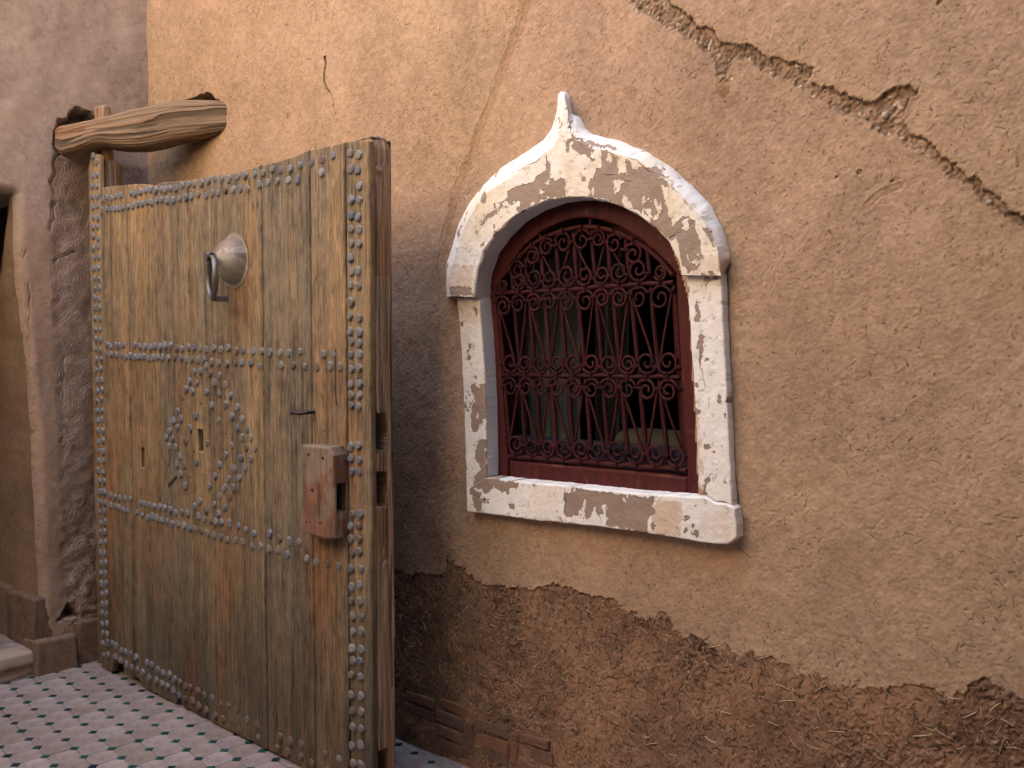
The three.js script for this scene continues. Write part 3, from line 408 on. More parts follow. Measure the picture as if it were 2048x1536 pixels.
for (let i = 0; i < cuts.length - 1; i++) {
  const a = cuts[i] + 0.0028, b = cuts[i + 1] - 0.0028, pts = [], lean = (y) => 0.004 * fbm(y * 1.5 + i * 9, 3, 2);
  const n = Math.max(6, Math.round((b - a) / 0.012)), tops = [], bots = [];
  for (let k = 0; k <= n; k++) { const s = mix(a, b, k / n); let yt = line(topLine, s) + 0.004 * fbm(s * 60, 4, 2); if (i === 0) yt = 2.36 - 0.05 * Math.pow(Math.abs(k / n - 0.62) * 1.6, 2.5); tops.push([s, yt]); const yb = Math.max(0.006, line(botLine, s)) + 0.010 * Math.abs(fbm(s * 90, 9, 2)); bots.push([s, yb]); }
  const sh = new THREE.Shape([...bots, ...tops.reverse()].map(([s, y]) => new THREE.Vector2(s, y)));
  for (const q of slots) { const m = (q[0][0] + q[1][0]) / 2; if (m > a && m < b) sh.holes.push(new THREE.Path(q.map(([x, y]) => new THREE.Vector2(clamp(x, a + 0.004, b - 0.004), y)))); }
  const g = new THREE.ExtrudeGeometry(sh, { depth: BT - 0.003, bevelEnabled: true, bevelThickness: 0.004, bevelSize: 0.0035, bevelOffset: -0.0035, bevelSegments: 1 });
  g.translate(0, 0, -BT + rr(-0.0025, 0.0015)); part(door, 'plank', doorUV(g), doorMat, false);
}
// back boards (only their dark shows through the slots), ledges, thick edge timber, pivot post
part(door, 'back_board', mergeGeometries([box(SL + 0.05, 0.12, -0.06, SR - 0.11, 2.0, -0.045), ...[0.25, 0.82, 1.48, 1.9].map((y) => box(SL + 0.06, y - 0.07, -0.1, SR - 0.1, y + 0.07, -0.061))]), aged(0.7, 0.7, 0.7), false);
{
  const tz = 0.082, th = (y) => 2.165 - 0.0 * y, y1 = 2.17, mort = [[1.155, 1.305], [0.905, 1.055]].map((m) => m); // placed from the sight lines below
  const edge = (p) => { const d = ray(...p), ax = DP[0] + DC * SR, az = DP[1] + DS * SR, t = ((ax - EYE.x) * DC + (az - EYE.z) * DS) / (d.x * DC + d.z * DS); return EYE.y + d.y * t; };
  mort[0] = [edge([752, 905]), edge([752, 826])]; mort[1] = [edge([752, 1016]), edge([752, 946])]; mort.push([edge([750, 1560]), edge([750, 1508])]);
  const knots = [edge([752, 1115]), edge([752, 715]), edge([752, 335])];
  const face = sheet(0, tz, 0.004, y1, 30, 900, (d, y) => {
    let s = SR - 0.004 + 0.010 * fbm(y * 1.2 + 3, d * 6, 3) + 0.005 * fbm(d * 90, y * 7, 3) + 0.0025 * fbm(d * 300, y * 30, 2);
    const dz = d / tz, rd = Math.min(d, tz - d); if (rd < 0.012) s -= 0.008 * Math.pow(1 - rd / 0.012, 2);
    const gap = 0.003 * fbm(y * 4, 7, 2); if (d < 0.005 + gap) s -= 0.012;
    for (const [a, b] of mort) { const wob = 0.006 * fbm(d * 60, a * 30, 2); if (y > a + wob && y < b + wob && dz < 0.6 + 0.2 * fbm(y * 14, a * 9, 2)) s -= 0.11 + 0.02 * fbm(y * 20, d * 40, 2); }
    for (const kn of knots) { const e = Math.hypot((y - kn) / 0.07, (dz - 0.32) / 0.4); if (e < 1) s += (1 - e) * 0.012 * fbm(d * 110, y * 50, 3); }
    const crack = Math.abs(dz - 0.62 - 0.06 * fbm(y * 2.2, 1, 3)); if (crack < 0.03) s -= 0.01 * sstep(-0.1, 0.2, vn(y * 2.3, 4)); const c2 = Math.abs(dz - 0.3 - 0.08 * fbm(y * 3.1, 6, 3)); if (c2 < 0.025) s -= 0.008 * sstep(0, 0.3, vn(y * 1.9, 14));
    if (y > y1 - 0.05) s -= 0.02 * Math.pow((y - y1 + 0.05) / 0.05, 2);
    return [s, y + 0.01 * sstep(y1 - 0.03, y1, y) * fbm(d * 50, 3, 2), -BT - d];
  }, (d, y) => [d / 0.8 + 0.13, y / 1.6 * 0.93]);
  part(door, 'edge_timber', mergeGeometries([face, sheet(0, 0.09, 0.0, tz, 24, 14, (s, d) => [SR - 0.022 - s + 0.006, y1 - 0.004 - 0.02 * Math.pow(d / tz - 0.4, 2) - 0.2 * s * s, -BT - d], (s, d) => [s, d]), sheet(0, 0.09, 0.004, y1 - 0.004, 2, 2, (s, y) => [SR - 0.012 - s, y, -BT - tz], (s, y) => [s / 0.8, y / 1.6]), box(SR - 0.16, 0.004, -BT - tz + 0.004, SR - 0.145, y1 - 0.02, -BT - 0.002)]), aged(1.2, 1.2, 1.22), false);
  const post = sheet(0, Math.PI * 2, 0, 1, 48, 220, (a, t) => { const y = t * 2.35, r = (0.062 + 0.006 * fbm(a * 1.5, y * 1.2, 2) + 0.005 * fbm(a * 8, y * 2, 3) - 0.006 * sstep(0.25, 0.4, fbm(a * 7 + 3, y * 0.8, 3))) * (t > 0.985 ? Math.sqrt(Math.max(0, 1 - Math.pow((t - 0.985) / 0.015, 2))) : 1); return [SL + 0.036 + r * Math.cos(a), y, -BT - 0.05 - r * Math.sin(a)]; }, (a, t) => [a * 0.1, t * 1.4]);
  const tenon = sheet(0, Math.PI * 2, 0, 1, 28, 60, (a, t) => { const r = (0.045 + 0.004 * fbm(a * 3, t * 3, 3) - 0.012 * t) * (t > 0.95 ? Math.sqrt(Math.max(0, 1 - Math.pow((t - 0.95) / 0.05, 2))) : 1); return [SL + 0.008 + r * Math.cos(a), 2.3 + t * 0.30 + 0.006 * Math.sin(a * 2 + 1) * t, -BT - 0.05 - r * Math.sin(a)]; }, (a, t) => [a * 0.06, t * 0.24]);
  const pp = part(door, 'pivot_post', post, aged(1.0, 1.0, 1.05), false); const tn = part(pp, 'tenon', tenon, aged(1.15, 1.1, 1.1), false);
}
// studs
{
  const hashed = (i) => { const v = Math.sin(i * 91.7) * 4371.3; return v - Math.floor(v); };
  const variants = [0, 1, 2, 3, 4].map((v) => { const g = mergeVertices(new THREE.SphereGeometry(1, 12, 9, 0, Math.PI * 2, 0, Math.PI / 2).rotateX(Math.PI / 2).deleteAttribute('uv').deleteAttribute('normal'), 1e-4), p = g.attributes.position; for (let i = 0; i < p.count; i++) { const x = p.getX(i), y = p.getY(i), z = p.getZ(i), n = 1 + 0.09 * vn(x * 1.4 + v * 9, y * 1.4 + z) + 0.03 * vn(x * 4 + v, y * 4); p.setXYZ(i, x * 0.0150 * n, y * 0.0158 * n, Math.pow(z, 0.85) * 0.0105 * n - 0.001); } return toCreasedNormals(g, 0.75); });
  const sm = [[0.175, 0.181, 0.198], [0.125, 0.132, 0.155], [0.215, 0.218, 0.225], [0.175, 0.162, 0.15], [0.125, 0.09, 0.068]].map((c, i) => std({ color: new THREE.Color().setRGB(...c), roughness: 0.68, metalness: i < 4 ? 0.15 : 0, bumpMap: agedBump, bumpScale: 0.002 }));
  for (const v of variants) { const p = v.attributes.position, uv = []; for (let i = 0; i < p.count; i++) uv.push(p.getX(i) * 6, p.getY(i) * 6); v.setAttribute('uv', new THREE.Float32BufferAttribute(uv, 2)); }
  const list = [...studList].sort((a, b) => b.s - a.s);
  const far = [];
  list.forEach(({ s, y, rust }, i) => {
    if (y < 0.02) return;
    if (hashed(i + 7) < 0.025) return; const k = rr(0.9, 1.14), v = variants[(rnd() * 5) | 0], m = rust && hashed(i) < 0.8 ? sm[4] : sm[[0, 0, 1, 2, 0, 3, 1, 0, 3, 4][(rnd() * 10) | 0]], a = rr(0, 6.3);
    if (i < 296) { const o = part(door, 'stud', v, m, false); o.position.set(s, y, rr(-0.001, 0.001)); o.rotation.z = a; o.scale.set(k, k * rr(0.92, 1.08), k * rr(0.65, 1.15)); o.rotation.x = rr(-0.12, 0.12); } else far.push(v.clone().rotateZ(a).scale(k, k, k).translate(s, y, 0));
  });
  const f = part(door, 'stud', mergeGeometries(far), sm[0], false); f.userData.kind = 'stuff';
}
// wooden lock block with its bolt slot and nail holes
{
  const T = 0.058, c = (p) => onDoor(p, T), a = c([603, 890]), b = c([664, 893]), d = c([606, 1067]), e = c([656, 1081]);
  const w = b[0] - a[0], h = a[1] - d[1], ev = new Evaluator(); ev.useGroups = false;
  const sh = new THREE.Shape([[a[0], a[1]], [b[0] - 0.012, b[1] - 0.004], [b[0] + 0.004, b[1] - 0.03], [b[0] + 0.004, e[1] + 0.01], [b[0] - 0.03, e[1]], [d[0] - 0.002, d[1]]].map(([x, y]) => new THREE.Vector2(x, y)));
  let g = new THREE.ExtrudeGeometry(sh, { depth: T - 0.004, bevelEnabled: true, bevelThickness: 0.008, bevelSize: 0.008, bevelOffset: -0.008, bevelSegments: 3 }); g.translate(0, 0, -0.005);
  const nt = [onDoor([676, 966], 0.03)[1], onDoor([676, 1024], 0.03)[1]];
  let br = new Brush(g); br.updateMatrixWorld();
  const cut = (geo) => { const q = new Brush(geo); q.updateMatrixWorld(); br = ev.evaluate(br, q, SUBTRACTION); br.updateMatrixWorld(); };
  cut(box(b[0] - 0.07, nt[1], -0.05, b[0] + 0.1, nt[0], T * 0.74));
  const zI = crop(3.49, 560, 680);
  for (const [x, y, r] of [[197, 803, 5], [297, 828, 6], [223, 1052, 6.5], [183, 1270, 4], [277, 1278, 4.5], [157, 1225, 3]]) { const p = c(zI([[x, y]])[0]); cut(new THREE.CylinderGeometry(r * 0.0011, r * 0.0011, 0.05, 10).rotateX(Math.PI / 2).translate(p[0], p[1], T)); }
  g = br.geometry; g.computeVertexNormals();
  const LB = new Area(a[0] - 0.02, d[1] - 0.03, b[0] + 0.03, a[1] + 0.02, 0.001), hb = new Float32Array(LB.w * LB.h);
  const lm = LB.colorMap((x, y, k, q) => { const f = (y - d[1]) / h, g1 = fbm(x * 90, y * 5, 4), g2 = fbm(x * 25, y * 20, 4), red = sstep(0.0, 0.22, fbm(x * 26, y * 18 + 4, 3) + 0.42 - f * 0.8) , cr = sstep(0.35, 0.43, fbm(x * 60, y * 3, 3)); hb[k] = 0.003 * g1 + 0.002 * g2 - 0.003 * cr; const v = (1 + 0.4 * g1 + 0.35 * g2) * (1 - 0.5 * cr); q[0] = mix(0.2, 0.19, red) * v; q[1] = mix(0.15, 0.09, red) * v; q[2] = mix(0.105, 0.055, red) * v; });
  const p = g.attributes.position, n = g.attributes.normal, uv = []; for (let i = 0; i < p.count; i++) uv.push(...LB.uv(p.getX(i) + (Math.abs(n.getX(i)) > 0.7 ? p.getZ(i) - 0.07 : 0), p.getY(i) + (Math.abs(n.getX(i)) > 0.7 ? -0.2 : 0)));
  g.setAttribute('uv', new THREE.Float32BufferAttribute(uv, 2));
  part(door, 'lock_block', g, std({ map: lm, bumpMap: LB.bumpMap(hb, 0.008, 0), bumpScale: 0.008, roughness: 0.75 }), false);
  // bent iron peg above it
  const k0 = onDoor([629, 824]), pts = [[k0[0], k0[1], -0.02], [k0[0], k0[1], 0.018], [k0[0] - 0.008, k0[1] - 0.001, 0.034], [k0[0] - 0.03, k0[1] - 0.004, 0.042], [k0[0] - 0.06, k0[1] - 0.002, 0.047]].map((v) => new THREE.Vector3(...v));
  part(door, 'iron_peg', mergeGeometries([new THREE.TubeGeometry(new THREE.CatmullRomCurve3(pts), 24, 0.0065, 8), new THREE.SphereGeometry(0.0085, 10, 8).translate(k0[0] - 0.061, k0[1] - 0.002, 0.047)]), std({ color: new THREE.Color().setRGB(0.035, 0.03, 0.03), roughness: 0.5, metalness: 0.5 }), false);
}
// ring knocker: toothed plate, dome, eye, ring, striker
{
  const [cx, cy] = onDoor([470, 522]), kn = new THREE.Group(); kn.name = 'ring_knocker'; kn.position.set(cx, cy, 0); door.add(kn);
  const KA = new Area(-0.12, -0.12, 0.12, 0.12, 0.001);
  const km = KA.colorMap((x, y, k, q) => { const rust = sstep(-0.03, 0.05, fbm(x * 22, y * 22, 4) * 0.16 + y - 0.012) * sstep(0.096, 0.084, Math.hypot(x, y)), ed = sstep(0.5, 0.0, Math.abs(rust - 0.5) * 2) * 0.5, v = 1 + 0.3 * fbm(x * 60, y * 60, 3); q[0] = mix(0.3, 0.2, rust) * v + ed * 0.15; q[1] = mix(0.275, 0.145, rust) * v + ed * 0.16; q[2] = mix(0.225, 0.115, rust) * v + ed * 0.18; });
  const pm = std({ map: km, roughness: 0.58, metalness: 0.12 }), planar = (g) => { const p = g.attributes.position, uv = []; for (let i = 0; i < p.count; i++) uv.push(...KA.uv(p.getX(i), p.getY(i))); g.setAttribute('uv', new THREE.Float32BufferAttribute(uv, 2)); return g; };
  const teeth = []; for (let i = 0; i < 96; i++) { const a = i / 96 * Math.PI * 2, r = i % 2 ? 0.0985 : 0.107; teeth.push(new THREE.Vector2(Math.cos(a) * r * 0.92, Math.sin(a) * r)); }
  const ps = new THREE.Shape(teeth); for (let i = 0; i < 48; i++) { const a = (i + 0.5) / 48 * Math.PI * 2, h = new THREE.Path(); h.absellipse(Math.cos(a) * 0.094 * 0.92, Math.sin(a) * 0.094, 0.0028, 0.0028, 0, 7, false, 0); ps.holes.push(h); }
  part(kn, 'plate', planar(new THREE.ExtrudeGeometry(ps, { depth: 0.002, bevelEnabled: false, curveSegments: 5 })), pm, false).position.z = 0.003;
  part(kn, 'plate_backing', new THREE.CircleGeometry(0.098, 40).scale(0.92, 1, 1), std({ color: new THREE.Color().setRGB(0.03, 0.022, 0.016) }), false).position.z = 0.002;
  const prof = [[0.0875, 0.004], [0.085, 0.013], [0.081, 0.027], [0.073, 0.044], [0.060, 0.059], [0.044, 0.070], [0.027, 0.077], [0.013, 0.081], [0.0, 0.082]].map(([r, z]) => new THREE.Vector2(r, z));
  part(kn, 'dome', planar(new THREE.LatheGeometry(new THREE.SplineCurve(prof).getPoints(30), 48).rotateX(Math.PI / 2).scale(0.92, 1, 1)), pm, false);
  const iron = std({ color: new THREE.Color().setRGB(0.16, 0.155, 0.15), roughness: 0.45, metalness: 0.6 });
  part(kn, 'eye', mergeGeometries([new THREE.TorusGeometry(0.017, 0.0065, 8, 20).rotateY(Math.PI / 2).translate(0, 0.004, 0.098), new THREE.CylinderGeometry(0.013, 0.011, 0.014, 12).rotateX(Math.PI / 2).translate(-0.001, 0.006, 0.116)]), iron, false);
  const ring = new THREE.TorusGeometry(0.072, 0.0068, 8, 40).scale(0.98, 1.04, 1.5).rotateY(-0.38).translate(0.004, -0.066, 0.098);
  part(kn, 'ring', ring, iron, false);
  part(kn, 'striker', new RoundedBoxGeometry(0.02, 0.02, 0.06, 2, 0.004).rotateY(-0.2).translate(0.012, -0.143, 0.072), iron, false);
}

// ---------------------------------------------------------------- the window: plaster surround, frame, wrought grille
const SA = new Area(-2.36, 0.82, -1.06, 2.38, 0.0012);
const z4 = crop(3.2, 860, 160), z5 = crop(2.953, 880, 600), HF = 0.055, JF = 0.028, SF = 0.042, FZ = -0.028;
const surroundMasks = SA.mask((g) => {
  const brown = [
    [HF, z4([[320, 930], [375, 860], [500, 762], [505, 700], [640, 662], [735, 580], [738, 480], [772, 525], [772, 632], [858, 640], [866, 742], [760, 766], [640, 812], [545, 868], [585, 775], [440, 842], [330, 945]])],
    [HF, z4([[905, 345], [1000, 430], [1200, 485], [1350, 560], [1480, 640], [1560, 700], [1478, 685], [1500, 790], [1565, 925], [1640, 865], [1695, 905], [1640, 965], [1530, 1025], [1420, 910], [1330, 850], [1200, 785], [1060, 750], [1048, 640], [1060, 540], [1000, 512], [925, 448]])],
    [HF, z4([[1570, 1010], [1690, 908], [1740, 1080], [1762, 1185], [1700, 1230], [1640, 1242], [1592, 1085]])], [HF, z4([[120, 1330], [270, 1330], [280, 1385], [125, 1385]])],
    [0.03, z4([[935, 360], [1010, 385], [1100, 420], [1225, 430], [1190, 460], [1060, 430]])], [0.03, z4([[1390, 570], [1470, 560], [1530, 640], [1440, 620]])], [0.03, z4([[1810, 960], [1850, 1080], [1825, 1040], [1770, 940]])],
    [JF, z5([[175, 510], [262, 498], [275, 690], [232, 740], [215, 792], [190, 780], [180, 600]])], [JF, z5([[198, 920], [205, 890], [240, 820], [275, 830], [285, 1045], [480, 1080], [478, 1112], [420, 1112], [430, 1152], [340, 1110], [300, 1150], [262, 1120], [240, 1185], [190, 1140], [200, 1050], [240, 1000]])],
    [SF, z5([[735, 1105], [1262, 1178], [1270, 1250], [1222, 1300], [1225, 1392], [1100, 1352], [980, 1330], [982, 1218], [955, 1212], [958, 1280], [925, 1270], [912, 1218], [890, 1300], [800, 1288], [730, 1272]])], [SF, z5([[190, 1140], [250, 1190], [240, 1250], [200, 1235]])], [JF, z5([[1530, 212], [1576, 220], [1560, 300], [1552, 415], [1535, 330]])],
  ], cream = [
    [HF, z4([[1120, 480], [1150, 478], [1152, 520], [1118, 520]])], [HF, z4([[1192, 500], [1238, 492], [1268, 590], [1215, 615]])], [HF, z4([[1278, 510], [1345, 545], [1320, 590], [1280, 570]])], [HF, z4([[1238, 800], [1270, 765], [1300, 828]])], [HF, z4([[1380, 840], [1480, 790], [1470, 880], [1400, 900]])], [HF, z4([[1500, 700], [1590, 720], [1640, 830], [1570, 930], [1520, 850]])], [HF, z4([[1655, 1115], [1672, 1120], [1668, 1150]])], [HF, z4([[720, 675], [765, 650], [770, 675]])], [HF, z4([[1030, 470], [1055, 480], [1050, 510], [1028, 505]])], [HF, z4([[1115, 725], [1140, 740], [1130, 765]])],
  ];
  g.globalCompositeOperation = 'source-over';
  for (const [z, p] of brown) poly(g, wallPts(p, z), '#f00');
  for (const [z, p] of cream) poly(g, wallPts(p, z), '#000');
  g.globalCompositeOperation = 'lighter';
  poly(g, wallPts(z5([[1262, 1178], [1420, 1190], [1430, 1390], [1300, 1385], [1225, 1370]]), SF), '#0c0'); poly(g, wallPts(z5([[1480, 520], [1535, 700], [1560, 1120], [1520, 1130], [1510, 800]]), JF), '#0a0'); poly(g, wallPts(z5([[1560, 1250], [1720, 1250], [1720, 1430], [1500, 1420]]), SF), '#040'); poly(g, wallPts(z4([[1700, 1120], [1860, 1120], [1860, 1250], [1650, 1250]]), HF), '#060'); poly(g, wallPts(z4([[120, 1180], [270, 1180], [280, 1390], [120, 1390]]), HF), '#080'); poly(g, wallPts(z5([[100, 0], [240, 0], [250, 130], [110, 150]]), JF), '#050'); poly(g, wallPts(z4([[860, 500], [1060, 540], [1050, 740], [860, 740]]), HF), '#030');
  const crack = (z, p, w = 0.0035) => stroke(g, wallPts(p, z), w, '#00f');
  crack(HF, z4([[1520, 1025], [1580, 980], [1630, 958], [1660, 925], [1705, 895]])); crack(HF, z4([[915, 345], [990, 425], [1070, 440], [1130, 468], [1270, 495], [1330, 525], [1400, 590], [1480, 610], [1550, 660], [1560, 710], [1610, 745]]), 0.0025); crack(HF, z4([[1090, 600], [1160, 605], [1230, 630], [1300, 665]]), 0.002); crack(HF, z4([[1630, 770], [1690, 850], [1750, 890], [1790, 960], [1830, 1070]]), 0.0025); crack(HF, z4([[480, 640], [600, 560], [680, 530], [760, 440]]), 0.002); crack(HF, z4([[1760, 1100], [1850, 1090]]), 0.002);
  crack(SF, z5([[735, 1100], [742, 1180], [728, 1310]]), 0.002); crack(SF, z5([[205, 1155], [245, 1180], [290, 1180]]), 0.004); crack(JF, z5([[1550, 400], [1570, 530]]), 0.002); crack(HF, z4([[270, 790], [370, 715]]), 0.002); crack(HF, z4([[300, 880], [290, 1060]]), 0.0018);
});
const [wFace] = SA.mask((g) => { poly(g, wallPts(z4([[128, 1385], [128, 1260], [142, 1190], [190, 1030], [240, 905], [300, 800], [385, 705], [490, 640], [600, 560], [700, 500], [790, 425], [840, 330], [898, 330], [1000, 430], [1180, 470], [1350, 530], [1500, 630], [1600, 730], [1720, 860], [1780, 960], [1840, 1080], [1858, 1250], [1612, 1250], [1530, 1030], [1330, 850], [1060, 752], [880, 742], [640, 810], [420, 980], [292, 1225], [275, 1385]]), HF), '#f00'); poly(g, wallPts(z5([[100, 0], [245, 0], [275, 600], [275, 1040], [730, 1100], [730, 1310], [160, 1240], [120, 300]]), JF), '#800'); });
const [wBrown, wPeach, wCrack] = surroundMasks, hS = new Float32Array(SA.w * SA.h), sb = new Float32Array(SA.w * SA.h);
const surroundMap = SA.colorMap((x, y, k, c) => {
  const w = 0.012 * fbm(x * 38, y * 38, 4) + 0.005 * fbm(x * 150, y * 120, 3), w2 = 0.012 * fbm(x * 50 + 30, y * 26 + 5, 4) + 0.007 * fbm(x * 170 + 8, y * 90, 3);
  let br = sstep(0.35, 0.65, SA.at(wBrown, x + w, y + w2));
  const chips = sstep(0.41 - 0.045 * wFace[k], 0.44 - 0.045 * wFace[k], fbm(x * 34 + 11, y * 26, 4) + 0.1 * fbm(x * 3, y * 3, 2)); br = Math.max(br, chips);
  const specks = sstep(0.36, 0.40, fbm(x * 75 + 5, y * 60, 3)); br = clamp(br * (1 - sstep(0.35, 0.38, fbm(x * 30 + 77, y * 25, 4)) * 0.95) + specks * 0.35);
  sb[k] = br; const cr = SA.at(wCrack, x + w * 0.5, y + w2 * 0.5) * clamp(0.55 + 1.3 * fbm(x * 25, y * 25 + 3, 3)), pe = SA.at(wPeach, x + w2 * 2, y + w) , creamTone = clamp(0.02 + 0.42 * wFace[k] + 1.0 * fbm(x * 8, y * 5, 4)), fine = 1 + 0.1 * fbm(x * 70, y * 50, 3), n = fbm(x * 120, y * 120, 3);
  hS[k] = -0.0022 * br - 0.004 * cr + 0.0016 * fbm(x * 30, y * 30, 3) + 0.0007 * n;
  let r = mix(0.83, 0.74, creamTone), g = mix(0.81, 0.65, creamTone), b = mix(0.77, 0.475, creamTone);  // creamier on the front faces, whiter on the bevels
  r = mix(r, 0.56, pe * 0.8); g = mix(g, 0.36, pe * 0.8); b = mix(b, 0.2, pe * 0.8);
  const bv = 1 + 0.12 * fbm(x * 25, y * 25, 3); r = mix(r, 0.31 * bv, br); g = mix(g, 0.232 * bv, br); b = mix(b, 0.178 * bv, br);
  c[0] = r * fine * (1 - 0.5 * cr); c[1] = g * fine * (1 - 0.58 * cr); c[2] = b * fine * (1 - 0.66 * cr);
});
const limeMat = std({ map: surroundMap, bumpMap: SA.bumpMap(hS, 0.012, 0), bumpScale: 0.012, roughness: 0.75 });
const win = thing('arched_window', 'barred arched window in a flaking white plaster surround with a pointed top', 'window', [-1.65, 0.9, 0]);
// builds a strip between two matched paths of [x, y, z]
function strip(paths, wob = 0.002) {
  const n = paths[0].length, pos = [], uv = [], idx = [];
  paths.forEach((p) => p.forEach(([x, y, z]) => { const a = wob * fbm(x * 30 + z * 90, y * 30, 3), b = wob * fbm(x * 30 + 50, y * 30 + z * 70, 3); pos.push(x + a, y + b, z + 0.8 * wob * fbm(x * 22 + 9, y * 22, 3)); uv.push(...SA.uv(x, y)); }));
  for (let r = 0; r < paths.length - 1; r++) for (let i = 0; i < n - 1; i++) { const a = r * n + i, b = a + 1, c = a + n, d = c + 1; idx.push(a, c, d, a, d, b); }
  const g = new THREE.BufferGeometry(); g.setAttribute('position', new THREE.Float32BufferAttribute(pos, 3)); g.setAttribute('uv', new THREE.Float32BufferAttribute(uv, 2)); g.setIndex(idx); g.computeVertexNormals(); return g;
}
const lift = (pts, z) => wallPts(pts, z).map(([x, y]) => [x, y, z]);
const between = (a, b, n, f = (t) => t) => { const o = []; for (let k = 1; k < n; k++) { const t = k / n; o.push(a.map((p, i) => [mix(p[0], b[i][0], t), mix(p[1], b[i][1], t), mix(p[2], b[i][2], f(t))])); } return o; };
{
  const N = 90, outL = z4([[118, 1385], [118, 1280], [122, 1180], [160, 1060], [200, 920], [260, 800], [350, 680], [480, 560], [620, 470], [740, 390], [798, 312], [822, 220], [838, 100], [850, 82]]), outR = z4([[850, 82], [885, 80], [902, 120], [912, 222], [958, 238], [990, 310], [1040, 352], [1220, 390], [1400, 465], [1560, 570], [1690, 690], [1800, 810], [1870, 940], [1908, 1070], [1922, 1150], [1890, 1215], [1882, 1250]]);
  const midL = z4([[128, 1385], [128, 1260], [142, 1190], [190, 1030], [240, 905], [300, 800], [385, 705], [490, 640], [600, 560], [700, 500], [790, 425], [840, 330], [858, 220], [862, 120]]), midR = z4([[862, 120], [880, 200], [898, 330], [1000, 430], [1180, 470], [1350, 530], [1500, 630], [1600, 730], [1720, 860], [1780, 960], [1840, 1080], [1858, 1250]]);
  const inL = z4([[275, 1385], [282, 1290], [292, 1225], [340, 1090], [420, 980], [520, 880], [640, 810], [760, 762], [880, 742]]), inR = z4([[880, 742], [960, 742], [1060, 752], [1200, 790], [1330, 850], [1450, 940], [1530, 1030], [1590, 1140], [1612, 1250]]);
  const join = (l, r, z) => [...resample(lift(l, z), N), ...resample(lift(r, z), N).slice(1)];
  const outer = join(outL, outR, 0.0).map(([x, y]) => [x, y, -0.012]), rim = join(outL, outR, 0.0).map((p, i) => p), mid = join(midL, midR, HF), inn = join(inL, inR, HF);
  const base = rim.map(([x, y]) => [x, y, 0.012]), inn2 = inn.map(([x, y]) => { const cx = -1.66, cy = 1.6, d = Math.hypot(x - cx, y - cy) || 1; return [x - (x - cx) / d * 0.004, y - (y - cy) / d * 0.004, HF - 0.006]; }), innB = inn2.map(([x, y]) => [x, y, FZ - 0.004]);
  const bev = between(base, mid, 4, (t) => Math.pow(t, 0.7)), fr = between(mid, inn, 7);
  const cap = (k) => { const a = [outer[k], base[k], mid[k], inn[k], inn2[k], innB[k]]; const p = [], u = []; for (let i = 1; i < a.length - 1; i++) for (const q of [a[0], a[i], a[i + 1]]) { p.push(...q); u.push(...SA.uv(q[0], q[1] + (k ? 0.02 : 0.02))); } const g = new THREE.BufferGeometry(); g.setAttribute('position', new THREE.Float32BufferAttribute(p, 3)); g.setAttribute('uv', new THREE.Float32BufferAttribute(u, 2)); g.computeVertexNormals(); return g; };
  const hood = mergeGeometries([...[[outer, base, ...bev, mid], [mid, ...fr, inn], [inn, inn2]].map((q) => strip(q, 0.004).toNonIndexed()), cap(0), cap(outer.length - 1)]);
  part(win, 'hood_moulding', hood, limeMat);
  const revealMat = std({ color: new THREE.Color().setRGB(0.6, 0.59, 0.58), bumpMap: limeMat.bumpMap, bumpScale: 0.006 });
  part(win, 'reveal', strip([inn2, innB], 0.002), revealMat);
  const prism = (front, z, back, inset = 0.008) => { // front outline [px] as a block of plaster with rounded arrises
    const pts = wallPts(front, z), sh = new THREE.Shape(resample([...pts, pts[0]], 220).slice(0, 219).map(([x, y]) => new THREE.Vector2(x + 0.003 * fbm(x * 40, y * 40, 3), y + 0.003 * fbm(x * 40 + 9, y * 40, 3))));
    const g = new THREE.ExtrudeGeometry(sh, { depth: z - back - inset, bevelEnabled: true, bevelThickness: inset, bevelSize: inset, bevelOffset: -inset, bevelSegments: 3 }); g.translate(0, 0, back);
    const p = g.attributes.position, u = g.attributes.uv; for (let i = 0; i < p.count; i++) u.setXY(i, ...SA.uv(p.getX(i), p.getY(i))); return g;
  };
  const lj = prism([...z4([[168, 1382]]), [914, 600], [921, 685], [927, 803], [931, 939], [932, 985], [973, 985], [973, 952], [971, 803], [966, 702], [958, 600], [954, 590]], JF, FZ - 0.004, 0.006);
  part(win, 'jamb', lj, limeMat);
  { const e = lift([[954.6, 584], [958.6, 600], [966.8, 702], [971.8, 803], [973.8, 953]], JF), f = resample(e, 40); part(win, 'reveal', strip([f.map(([x, y]) => [x + 0.0015, y, JF - 0.003]), f.map(([x, y]) => [x + 0.003, y, 0.0]), f.map(([x, y]) => [x + 0.003, y, FZ - 0.003])], 0.002), revealMat); }
  part(win, 'jamb', prism([[1372, 546], [1441, 546], [1444, 600], [1449, 702], [1456, 837], [1462, 972], [1465, 1012], [1448, 1003], [1432, 1003], [1412, 990], [1396, 976], [1393, 871], [1388, 769], [1381, 668], [1376, 600]], JF + 0.004, FZ - 0.004, 0.005), limeMat);
  part(win, 'sill', prism([[932, 978], [973, 956], [1131, 972], [1280, 987], [1398, 995], [1412, 994], [1430, 1006], [1448, 1007], [1470, 1016], [1474, 1074], [1454, 1089], [1422, 1088], [1317, 1070], [1219, 1056], [1127, 1046], [1049, 1038], [934, 1023]], SF, FZ - 0.004, 0.005), limeMat);
}
